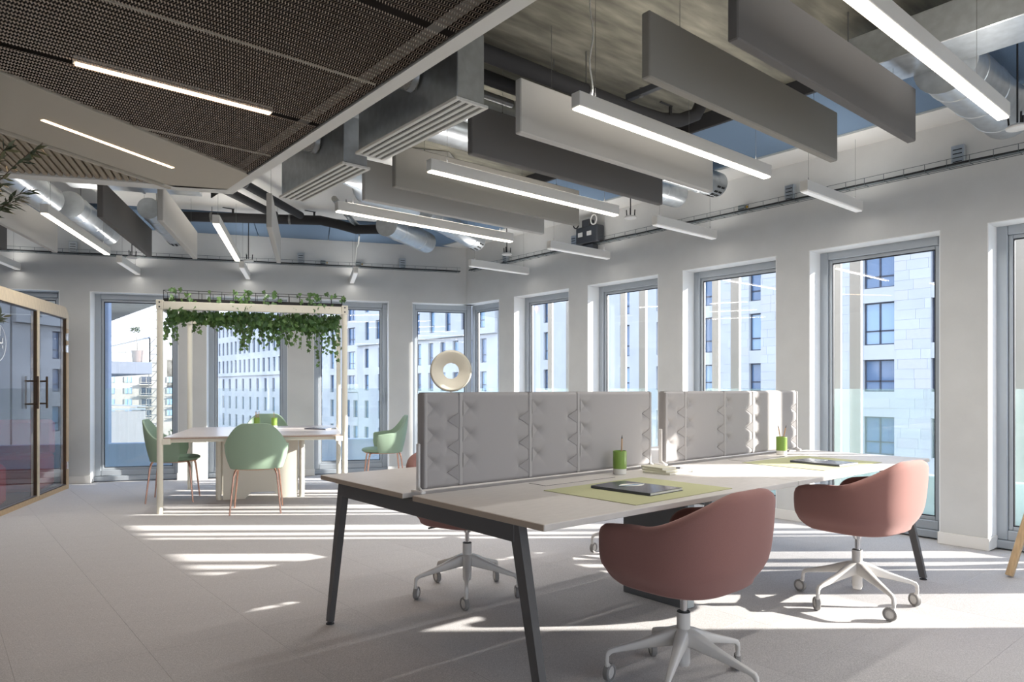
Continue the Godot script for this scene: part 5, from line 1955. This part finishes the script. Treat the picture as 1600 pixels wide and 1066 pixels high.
func plants_and_stands() -> void:
	# ring lamp of pleated paper on a slim stand
	var o := thing("ring_lamp", "round pleated paper ring lamp with a hole, standing behind the near screen", "lamp", Vector3(4.03, 0, -5.76), deg_to_rad(-35))
	var g := []
	for i in 7:
		var t := i / 6.0
		var row := PackedVector3Array()
		for k in 144:
			var a := TAU * k / 144
			var r := lerpf(0.083, 0.207, t)
			var z := 0.05 - 0.075 * pow(1.0 - t, 1.6) + (0.006 if k % 2 == 0 else -0.006) * (0.4 + t)
			row.append(Vector3(r * cos(a), 1.37 + r * sin(a), z))
		g.append(row)
	for i in 7:
		var t := 1.0 - i / 6.0
		var row := PackedVector3Array()
		for k in 144:
			var a := TAU * k / 144
			var r := lerpf(0.083, 0.207, t)
			var z := -0.055 + 0.05 * (1.0 - t) * 0.6 + (0.006 if k % 2 == 0 else -0.006) * (0.4 + t)
			row.append(Vector3(r * cos(a), 1.37 + r * sin(a), z))
		g.append(row)
	var b := Build.new()
	b.grid(g, true, true)
	part("pleated_shade", b, M["shade_paper"], o)
	for q in [[0.2085, 0.0], [0.082, -0.03]]:
		var ring := []
		for i in 65:
			var t := TAU * i / 64
			ring.append(Vector3(q[0] * cos(t), 1.37 + q[0] * sin(t), q[1]))
		b = Build.new()
		b.tube(ring, 0.003, 6)
		part("rim_wire", b, M["rim_dark"] if q[0] > 0.1 else M["shade_paper"], o)
	b = Build.new()
	b.cyl(Vector3(0, 0.02, -0.01), Vector3(0, 1.165, -0.01), 0.009, 0.009, 12)
	part("stand_pole", b, M["base_white"], o)
	b = Build.new()
	b.lathe([Vector2(0, 0), Vector2(0.14, 0), Vector2(0.14, 0.01), Vector2(0.13, 0.018), Vector2(0, 0.022)], Vector3.ZERO, 32)
	part("stand_foot", b, M["base_white"], o)
	# wooden trestle at the right edge
	o = thing("wooden_stand", "pale wooden stand, one square leg showing at the right edge", "stand", Vector3(5.24, 0, -1.345))
	var top := Vector3(0.30, 1.25, 0.25)
	for e in [Vector3(0, 0, 0), Vector3(0.62, 0, 0.08), Vector3(0.26, 0, 0.62)]:
		b = Build.new()
		var d: Vector3 = top - e
		var bs := b.frame_of(d)
		b.box(e + d * 0.5 + Vector3(0, 0.008, 0), Vector3(0.042, 0.042, d.length()), 0.005, bs)
		part("leg", b, M["oak"], o)
	b = Build.new()
	b.box(top + Vector3(0, 0.02, 0), Vector3(0.16, 0.05, 0.16), 0.01)
	part("head_block", b, M["oak"], o)
	# olive tree in a pot, its trunk left of the frame
	o = thing("olive_tree", "olive tree whose narrow leafy twigs hang in at the upper left edge", "potted tree", Vector3(0.0, 0, -4.33))
	b = Build.new()
	b.lathe([Vector2(0, 0), Vector2(0.14, 0), Vector2(0.19, 0.38), Vector2(0.195, 0.40), Vector2(0.175, 0.40), Vector2(0.165, 0.35), Vector2(0, 0.35)], Vector3.ZERO, 28)
	part("pot", b, M["terracotta"], o)
	b = Build.new()
	b.tube([Vector3(0, 0.34, 0), Vector3(0.02, 0.8, 0.01), Vector3(-0.01, 1.3, 0.02), Vector3(0.01, 1.8, 0)], 0.022, 10, 0.012)
	part("trunk", b, M["bark"], o)
	var tw := Build.new()
	var lf := Build.new()
	var r := RandomNumberGenerator.new()
	r.seed = 5
	for i in 26:
		var a := TAU * i / 26.0 + r.randf_range(-0.2, 0.2)
		var up := r.randf_range(1.25, 1.8)
		var reach := r.randf_range(0.20, 0.34)
		var lift := 0.75 if i % 2 == 0 else 0.45
		if i in [1, 2, 3, 4, 5]:
			reach = [0.42, 0.46, 0.50, 0.46, 0.42][i - 1]
			up = 1.78
			lift = [0.62, 0.85, 0.50, 0.74, 0.95][i - 1]
		var p0 := Vector3(0, up, 0)
		var pts := []
		for k in 8:
			var t := k / 7.0
			pts.append(p0 + Vector3(cos(a) * reach * t, lift * t - 0.20 * t * t, sin(a) * reach * t))
		tw.tube(pts, 0.004, 5, 0.0015)
		for k in 56:
			var t := r.randf_range(0.15, 1.0)
			var c := p0 + Vector3(cos(a) * reach * t, lift * t - 0.20 * t * t, sin(a) * reach * t)
			var d := Vector3(cos(a) + r.randf_range(-1, 1), r.randf_range(-0.7, 0.8), sin(a) + r.randf_range(-1, 1)).normalized()
			var s := d.cross(Vector3(r.randf(), r.randf(), r.randf()).normalized()).normalized()
			var l := r.randf_range(0.055, 0.085)
			var w := 0.008
			var o2 := d.cross(s)
			lf.face(c, c + d * l * 0.5 + s * w, c + d * l, o2)
			lf.face(c, c + d * l * 0.5 - s * w, c + d * l, o2)
	part("twigs", tw, M["bark"], o).set_meta("kind", "stuff")
	part("olive_leaves", lf, M["olive_leaf"], o).set_meta("kind", "stuff")
	# red balloon shaped sticker on the first window by the corner
	o = thing("window_sticker", "red hot air balloon sticker on the window nearest the corner", "sticker", Vector3(6.187, 2.255, -6.868))
	b = Build.new()
	var pts := PackedVector2Array()
	for i in 24:
		var t := TAU * i / 24
		var e := 1.0 if sin(t) > 0 else 1.25
		pts.append(Vector2(0.034 * cos(t) * (1.0 if sin(t) > 0 else 1.0 + 0.3 * sin(t)), 0.036 * sin(t) * e))
	var tf := Transform3D(Basis(Vector3(0, 0, 1), Vector3(0, 1, 0), Vector3(-1, 0, 0)), Vector3.ZERO)
	b.prism(pts, 0.0015, tf)
	part("balloon", b, M["balloon_red"], o)
	b = Build.new()
	b.prism(PackedVector2Array([Vector2(-0.009, -0.06), Vector2(0.009, -0.06), Vector2(0.011, -0.048), Vector2(-0.011, -0.048)]), 0.0015, tf)
	part("basket", b, M["balloon_red"], o)


func facade(o: Node3D, x: float, z0: float, z1: float, y0: float, y1: float, wins: Array, m: Material, panes: Array, depth := 0.28) -> void:
	# a wall in the plane x (looking towards -x) pierced by windows [z0, z1, y0, y1, bars]
	var b := Build.new()
	var zs := [z0, z1]
	var ys := [y0, y1]
	for w in wins:
		zs.append_array([w[0], w[1]])
		ys.append_array([w[2], w[3]])
	zs.sort()
	ys.sort()
	for i in zs.size() - 1:
		if zs[i + 1] - zs[i] < 0.001:
			continue
		for j in ys.size() - 1:
			if ys[j + 1] - ys[j] < 0.001:
				continue
			var zc: float = (zs[i] + zs[i + 1]) / 2
			var yc: float = (ys[j] + ys[j + 1]) / 2
			var hole := false
			for w in wins:
				if zc > w[0] and zc < w[1] and yc > w[2] and yc < w[3]:
					hole = true
					break
			if not hole:
				b.quad(Vector3(x, ys[j], zs[i]), Vector3(x, ys[j], zs[i + 1]), Vector3(x, ys[j + 1], zs[i + 1]), Vector3(x, ys[j + 1], zs[i]), Vector3.LEFT)
	for w in wins:
		var a := x + depth
		b.quad(Vector3(x, w[2], w[0]), Vector3(a, w[2], w[0]), Vector3(a, w[3], w[0]), Vector3(x, w[3], w[0]), Vector3.BACK)
		b.quad(Vector3(x, w[2], w[1]), Vector3(a, w[2], w[1]), Vector3(a, w[3], w[1]), Vector3(x, w[3], w[1]), Vector3.FORWARD)
		b.quad(Vector3(x, w[2], w[0]), Vector3(a, w[2], w[0]), Vector3(a, w[2], w[1]), Vector3(x, w[2], w[1]), Vector3.UP)
		b.quad(Vector3(x, w[3], w[0]), Vector3(a, w[3], w[0]), Vector3(a, w[3], w[1]), Vector3(x, w[3], w[1]), Vector3.DOWN)
	# body behind: sides, back and roof
	var xb := x + 13.0
	b.quad(Vector3(x, y0, z0), Vector3(xb, y0, z0), Vector3(xb, y1, z0), Vector3(x, y1, z0), Vector3.FORWARD)
	b.quad(Vector3(x, y0, z1), Vector3(xb, y0, z1), Vector3(xb, y1, z1), Vector3(x, y1, z1), Vector3.BACK)
	b.quad(Vector3(xb, y0, z0), Vector3(xb, y0, z1), Vector3(xb, y1, z1), Vector3(xb, y1, z0), Vector3.RIGHT)
	b.quad(Vector3(x, y1, z0), Vector3(xb, y1, z0), Vector3(xb, y1, z1), Vector3(x, y1, z1), Vector3.UP)
	part("facade_wall", b, m, o)
	var k := 0
	for w in wins:
		var ww: float = w[1] - w[0]
		var hh: float = w[3] - w[2]
		var key := "win_%d_%d_%d" % [roundi(ww * 100), roundi(hh * 100), w[4]]
		if not M.has(key):
			var f := Build.new()
			var t := 0.07
			for s in [-1, 1]:
				f.box(Vector3(0, 0, s * (ww / 2 - t / 2)), Vector3(0.08, hh, t))
				f.box(Vector3(0, s * (hh / 2 - t / 2), 0), Vector3(0.08, t, ww))
			f.box(Vector3(0, -hh * 0.17, 0), Vector3(0.07, 0.08, ww))
			if w[4] == 2:
				f.box(Vector3(0, 0, 0), Vector3(0.07, hh, 0.09))
			M[key] = f.mesh()
			var p := Build.new()
			p.box(Vector3(0.02, 0, 0), Vector3(0.02, hh - 0.02, ww - 0.02))
			M[key + "p"] = p.mesh()
		var win := part("window", M[key], M["frame_blue"], o, Vector3(x + depth - 0.03, (w[2] + w[3]) / 2, (w[0] + w[1]) / 2))
		part("pane", M[key + "p"], M[panes[(k * 5 + k / 3) % panes.size()]], win)
		k += 1


func columns(zs: Array, w: float, rows: Array, bars := 1) -> Array:
	var o := []
	for z in zs:
		for r in rows:
			o.append([z, z + w, r[0], r[1], bars])
	return o


func outside() -> void:
	# ground far below and the ledge that carries the guard rail
	var g := Build.new()
	g.box(Vector3(0, -14.2, -60), Vector3(420, 0.4, 560))
	shell_of("ground_street", g, M["street"], "grey street level far below the windows")
	g = Build.new()
	g.box(Vector3(6.46, -0.16, -1.6), Vector3(0.42, 0.3, 13.6))
	g.box(far_at(-2.4, -0.16, NF - 0.48), Vector3(9.8, 0.3, 0.40), 0.0, FAR)
	shell_of("trim_1", g, M["bounce_lit_white"], "narrow ledge under the glass guard, whitened to bounce sun upwards")  # white ledge serves as a reflector for the window soffits
	var r5 := [[6.75, 8.70], [3.58, 5.95], [0.98, 2.76], [-2.52, -0.42], [-5.7, -3.62]]
	var p := ["pane_blue", "pane_pale", "pane_blue", "pane_dark"]
	# the white stone block across the street, all in one plane with its neighbours
	var o := thing("office_building", "white stone building across the street, seen through the right wall windows", "building", Vector3.ZERO)
	var w := columns([-17.28, -13.82, -10.4], 1.64, r5, 2)
	w.append_array(columns([-24.41, -27.9, -31.86, -20.75], 0.82, r5, 1))
	w.append_array(columns([-35.33, -39.6, -43.92, -47.4], 0.95, r5, 1))
	facade(o, 40.4, -50.0, -7.0, -14.0, 15.0, w, M["stone_white"], p)
	# its facing slabs where they can be told apart
	var rr := RandomNumberGenerator.new()
	rr.seed = 11
	var slabs := 0
	for j in 22:
		var y0 := -2.6 + 0.534 * j
		var z := -26.6 + rr.randf_range(0.0, 1.0)
		while z < -12.6:
			var l := rr.randf_range(1.0, 1.5)
			var piece := [[z, z + l]]
			for q in w:
				if y0 + 0.5 > q[2] and y0 < q[3]:
					var nxt := []
					for s in piece:
						if q[1] <= s[0] or q[0] >= s[1]:
							nxt.append(s)
							continue
						if q[0] - s[0] > 0.12:
							nxt.append([s[0], q[0]])
						if s[1] - q[1] > 0.12:
							nxt.append([q[1], s[1]])
					piece = nxt
			for s in piece:
				if slabs < 290:
					slabs += 1
					part("stone_slab", box_of(Vector3(40.392, y0 + 0.267, (s[0] + s[1]) / 2), Vector3(0.04, 0.526, s[1] - s[0] - 0.008), 0.004), M["stone_white"] if rr.randf() < 0.6 else (M["stone_pale"] if rr.randf() < 0.5 else M["stone_tint"]), o)
			z += l
	o = thing("office_building", "white building with a jutting upper storey, seen in the corner window", "building", Vector3.ZERO)
	w = columns([-75.95, -72.65, -69.6, -66.9, -64.25, -61.95, -59.70, -57.45, -55.1, -52.9], 0.98, [[3.60, 5.90], [0.86, 2.76], [-2.45, -0.35], [-5.6, -3.5]], 1)
	facade(o, 40.4, -77.6, -50.2, -14.0, 6.3, w, M["stone_white"], p)
	w = columns([-75.2, -72.6, -69.8, -67.0, -64.0, -61.15, -58.3, -55.5, -52.7], 0.98, [[6.9, 9.1], [10.2, 12.3]], 1)
	facade(o, 40.05, -77.6, -50.2, 6.3, 15.0, w, M["stone_white"], p)
	o = thing("office_building", "recessed bay with wide windows and a small glass terrace, between two white fronts", "building", Vector3.ZERO)
	w = columns([-81.1], 2.05, [[0.95, 2.75], [3.52, 5.75], [6.55, 8.75], [9.65, 11.8]], 2)
	facade(o, 40.75, -82.15, -77.65, 0.6, 15.0, w, M["stone_tint"], p)
	w = columns([-78.85, -80.9], 1.1, [[-2.45, -0.35], [-5.6, -3.5]], 1)
	facade(o, 40.4, -82.0, -77.7, -14.0, 0.55, w, M["stone_white"], p)
	g = Build.new()
	g.box(Vector3(40.5, 1.15, -79.85), Vector3(0.03, 1.0, 4.2))
	part("terrace_glass", g, M["guard_glass"], o)
	o = thing("office_building", "white building with slim windows, left of the recessed bay", "building", Vector3.ZERO)
	w = columns([-85.3, -88.75, -92.0, -95.2], 1.0, [[6.8, 9.0], [3.7, 5.95], [0.6, 2.85], [-2.55, -0.35], [-5.6, -3.5]], 1)
	facade(o, 40.4, -97.0, -82.2, -14.0, 15.0, w, M["stone_white"], p)
	o = thing("office_building", "farthest white block with close rows of slits, framed by the middle far window", "building", Vector3.ZERO)
	var cols := []
	for i in 10:
		cols.append(-129.2 + 3.38 * i)
	w = columns(cols, 1.05, [[0.62, 2.70], [-2.40, -0.29], [-5.5, -3.4]], 1)
	facade(o, 40.4, -131.6, -98.0, -14.0, 3.2, w, M["stone_white"], p)
	cols = []
	for i in 15:
		cols.append(-130.4 + 2.16 * i)
	w = columns(cols, 0.95, [[3.74, 5.90], [6.9, 9.1], [10.1, 12.3]], 1)
	facade(o, 40.1, -131.6, -98.0, 3.2, 14.5, w, M["stone_white"], ["pane_pale", "pane_blue", "pane_pale"])

	# left far window: a pale apartment block in the distance
	var face_me := func(at: Vector3) -> float: return atan2(-at.x, -at.z)
	var at := Vector3(45.85, 0, -206.94)
	o = thing("apartment_block", "cream apartment block with dark balcony windows far behind the terrace", "building", at, face_me.call(at))
	g = Build.new()
	g.box(Vector3(-4.0, -2.7, -6), Vector3(26, 23.0, 12))
	g.box(Vector3(12.0, -5.0, -7), Vector3(16, 24.0, 12))
	g.box(Vector3(6.0, 5.0, -5.5), Vector3(4.0, 8.6, 11))
	part("facade_wall", g, M["facade_cream"], o)
	for q in [[-9.9, 1.6, 0], [-6.1, 1.8, 0], [-2.25, 2.55, 1], [4.0, 1.6, 0], [6.0, 1.8, 1]]:
		for f in 4:
			var fy := 3.4 - 3.0 * f
			var wb := Build.new()
			wb.box(Vector3(0, 0, 0), Vector3(q[1], 1.55 if q[2] == 0 else 2.0, 0.1))
			var win := part("window", wb, M["pane_pale"] if q[2] == 0 else M["pane_dark"], o, Vector3(q[0] + q[1] / 2, fy - (0.2 if q[2] == 1 else 0.0), 0.08))
			var fb := Build.new()
			for s in [-1, 0, 1]:
				fb.box(Vector3(s * q[1] / 2, 0, 0.08), Vector3(0.12, 1.6, 0.1))
			part("window_bars", fb, M["facade_cream"], win)
			if q[2] == 1:
				wb = Build.new()
				wb.box(Vector3(q[0] + q[1] / 2, fy - 1.35, 0.6), Vector3(q[1] + 0.8, 0.25, 1.2))
				wb.box(Vector3(q[0] + q[1] / 2, fy - 0.75, 1.1), Vector3(q[1] + 0.6, 0.12, 0.06))
				part("balcony", wb, M["facade_cream"], o)
	for q in [8.4, 10.6]:
		for f in 6:
			var wb := Build.new()
			wb.box(Vector3(q, 3.2 - 2.6 * f, -0.9), Vector3(1.6, 1.9, 0.12))
			part("window", wb, M["pane_dark"] if f % 2 == 0 else M["pane_pale"], o)
	# neighbouring terrace with glass rail and roof slab, square to the window wall
	o = thing("roof_terrace", "neighbouring roof terrace with glass rail and overhanging roof slab", "terrace", Vector3(6.9, 0, -30.8))
	g = Build.new()
	g.box(Vector3(-6.0, 1.985, -6.0), Vector3(12.0, 0.49, 12.0), 0.02)
	part("terrace_slab", g, M["terrace_edge"], o)
	g = Build.new()
	g.box(Vector3(-6.0, 2.72, -0.08), Vector3(11.9, 0.96, 0.02))
	g.box(Vector3(-0.08, 2.72, -6.0), Vector3(0.02, 0.96, 11.8))
	part("glass_rail", g, M["clear_glass"], o)
	g = Build.new()
	g.box(Vector3(-6.0, 3.23, -0.08), Vector3(12.0, 0.06, 0.06), 0.01)
	g.box(Vector3(-0.08, 3.23, -6.0), Vector3(0.06, 0.06, 12.0), 0.01)
	for i in 6:
		g.box(Vector3(-0.08 - 2.2 * i, 2.72, -0.08), Vector3(0.04, 1.0, 0.04))
		g.box(Vector3(-0.08, 2.72, -0.08 - 2.2 * i), Vector3(0.04, 1.0, 0.04))
	part("hand_rail", g, M["steel_blue"], o)
	g = Build.new()
	g.box(Vector3(-5.6, 4.55, -4.5), Vector3(10.0, 0.7, 25.0), 0.02)
	part("roof_slab", g, M["facade_cream"], o)
	g = Build.new()
	g.box(Vector3(-7.6, 3.2, -8.0), Vector3(8.0, 2.0, 6.0), 0.02)
	part("terrace_wall", g, M["facade_cream"], o)
	at = Vector3(6.0, 0, -31.5)
	var ty := 2.23
	var pot_at := at + Vector3(0.45, ty, 0.25)
	var pt := thing("olive_pot", "little round headed tree in a brown tub on the terrace", "potted tree", pot_at)
	g = Build.new()
	g.lathe([Vector2(0, 0), Vector2(0.19, 0), Vector2(0.23, 0.46), Vector2(0.24, 0.48), Vector2(0, 0.48)], Vector3.ZERO, 20)
	part("tub", g, M["terracotta"], pt)
	g = Build.new()
	g.tube([Vector3(0, 0.45, 0), Vector3(-0.02, 0.8, 0), Vector3(-0.05, 1.15, 0)], 0.022, 8, 0.014)
	part("trunk", g, M["bark"], pt)
	part("crown", leaf_cloud(Vector3(-0.05, 1.32, 0), Vector3(0.30, 0.18, 0.26), 260, 0.07, 3), M["olive_leaf"], pt).set_meta("kind", "stuff")
	for i in 2:
		pt = thing("planter_tub", ["square grey planter tub with grass on the terrace, by the tree", "square grey planter tub with grass on the terrace, left of its twin"][i], "planter", at + Vector3(-0.62 - 0.62 * i, ty, 0.2), face_me.call(at), "grey planter tubs")
		g = Build.new()
		g.box(Vector3(0, 0.2, 0), Vector3(0.42, 0.40, 0.42), 0.02)
		part("tub", g, M["render_grey"], pt)
		part("grass", leaf_cloud(Vector3(0, 0.52, 0), Vector3(0.18, 0.16, 0.18), 90, 0.10, 9 + i), M["olive_leaf"], pt).set_meta("kind", "stuff")
	pt = thing("terrace_stool", "thin legged stool standing between the tubs on the terrace", "stool", at + Vector3(-0.08, ty, 0.2), face_me.call(at))
	g = Build.new()
	g.box(Vector3(0, 0.40, 0), Vector3(0.30, 0.03, 0.30), 0.01)
	part("seat", g, M["box_dark"], pt)
	for s in [-1, 1]:
		for t in [-1, 1]:
			g = Build.new()
			g.cyl(Vector3(s * 0.12, 0.39, t * 0.12), Vector3(s * 0.16, 0, t * 0.16), 0.012, 0.010, 8)
			part("leg", g, M["box_dark"], pt)
	at = Vector3(5.35, 0, -28.1)
	o = thing("parapet_wall", "grey rendered parapet wall with handrail below the terrace", "wall", at, face_me.call(at))
	g = Build.new()
	g.box(Vector3(-2.2, -0.7, -0.2), Vector3(5.8, 2.1, 0.3), 0.01)
	part("rendered_wall", g, M["render_grey"], o)
	g = Build.new()
	g.box(Vector3(-2.2, 0.42, -0.2), Vector3(5.8, 0.05, 0.34), 0.01)
	part("coping", g, M["steel_blue"], o)
	g = Build.new()
	g.cyl(Vector3(-5.0, 0.9, -0.2), Vector3(0.7, 0.52, -0.2), 0.02, 0.02, 8)
	for i in 5:
		g.cyl(Vector3(-5.0 + 1.35 * i, 0.40, -0.2), Vector3(-5.0 + 1.35 * i, 0.9 - 0.09 * i, -0.2), 0.014, 0.014, 6)
	part("hand_rail", g, M["steel_blue"], o)
	# tower crane mast
	at = Vector3(29.6, 0, -131.8)
	o = thing("crane_mast", "pale lattice tower crane mast against the sky", "crane", at, face_me.call(at))
	g = Build.new()
	for s in [-1, 1]:
		for t in [-1, 1]:
			g.box(Vector3(s * 0.62, 4.0, t * 0.62), Vector3(0.12, 36.0, 0.12))
	part("mast_chords", g, M["facade_cream"], o)
	g = Build.new()
	for i in 24:
		var y := -14.0 + 1.5 * i
		for t in [-1, 1]:
			g.cyl(Vector3(-0.62, y, t * 0.62), Vector3(0.62, y + 1.5, t * 0.62), 0.05, 0.05, 5)
			g.cyl(Vector3(-0.62, y, t * 0.62), Vector3(0.62, y, t * 0.62), 0.05, 0.05, 5)
			g.cyl(Vector3(t * 0.62, y, -0.62), Vector3(t * 0.62, y + 1.5, 0.62), 0.05, 0.05, 5)
	part("mast_bracing", g, M["facade_cream"], o)
	# trees in the street
	var names := ["yellow green street tree below the cream apartment block", "yellow green street tree right of the canopy's left post", "pale street tree at the foot of the farthest white block", "yellow green street tree half behind the canopy's left post"]
	var k := 0
	for q in [Vector3(24.7, 0, -109.8), Vector3(27.4, 0, -107.7), Vector3(33.0, 0, -112.0), Vector3(26.2, 0, -112.5)]:
		var tr := thing("street_tree", names[k], "tree", q + Vector3(0, -14, 0), 0.0, "street trees")
		var top: float = [7.2, 10.2, 11.0, 8.2][k]
		g = Build.new()
		g.tube([Vector3(0, 0, 0), Vector3(0.1, top * 0.4, 0.05), Vector3(0, top * 0.75, 0)], 0.16, 8, 0.06)
		part("trunk", g, M["bark"], tr)
		part("crown", leaf_cloud(Vector3(0, top * 0.72, 0), Vector3(1.6, top * 0.27, 1.6), 900, 0.30, 20 + k), M["tree_leaf"], tr).set_meta("kind", "stuff")
		k += 1


func leaf_cloud(c: Vector3, s: Vector3, n: int, size: float, seed_no: int) -> Build:
	var r := RandomNumberGenerator.new()
	r.seed = seed_no
	var b := Build.new()
	for i in n:
		var d := Vector3(r.randfn(), r.randfn(), r.randfn()).normalized() * pow(r.randf(), 0.45)
		# lobes make the outline uneven
		d *= 0.8 + 0.25 * sin(d.x * 7.0 + seed_no) * cos(d.y * 6.0)
		var p := c + d * s
		var u := Vector3(r.randfn(), r.randfn(), r.randfn()).normalized()
		var v := u.cross(Vector3(r.randfn(), r.randfn(), r.randfn())).normalized()
		b.quad(p - u * size * 0.5, p + v * size * 0.25, p + u * size * 0.5, p - v * size * 0.25, u.cross(v))
	return b
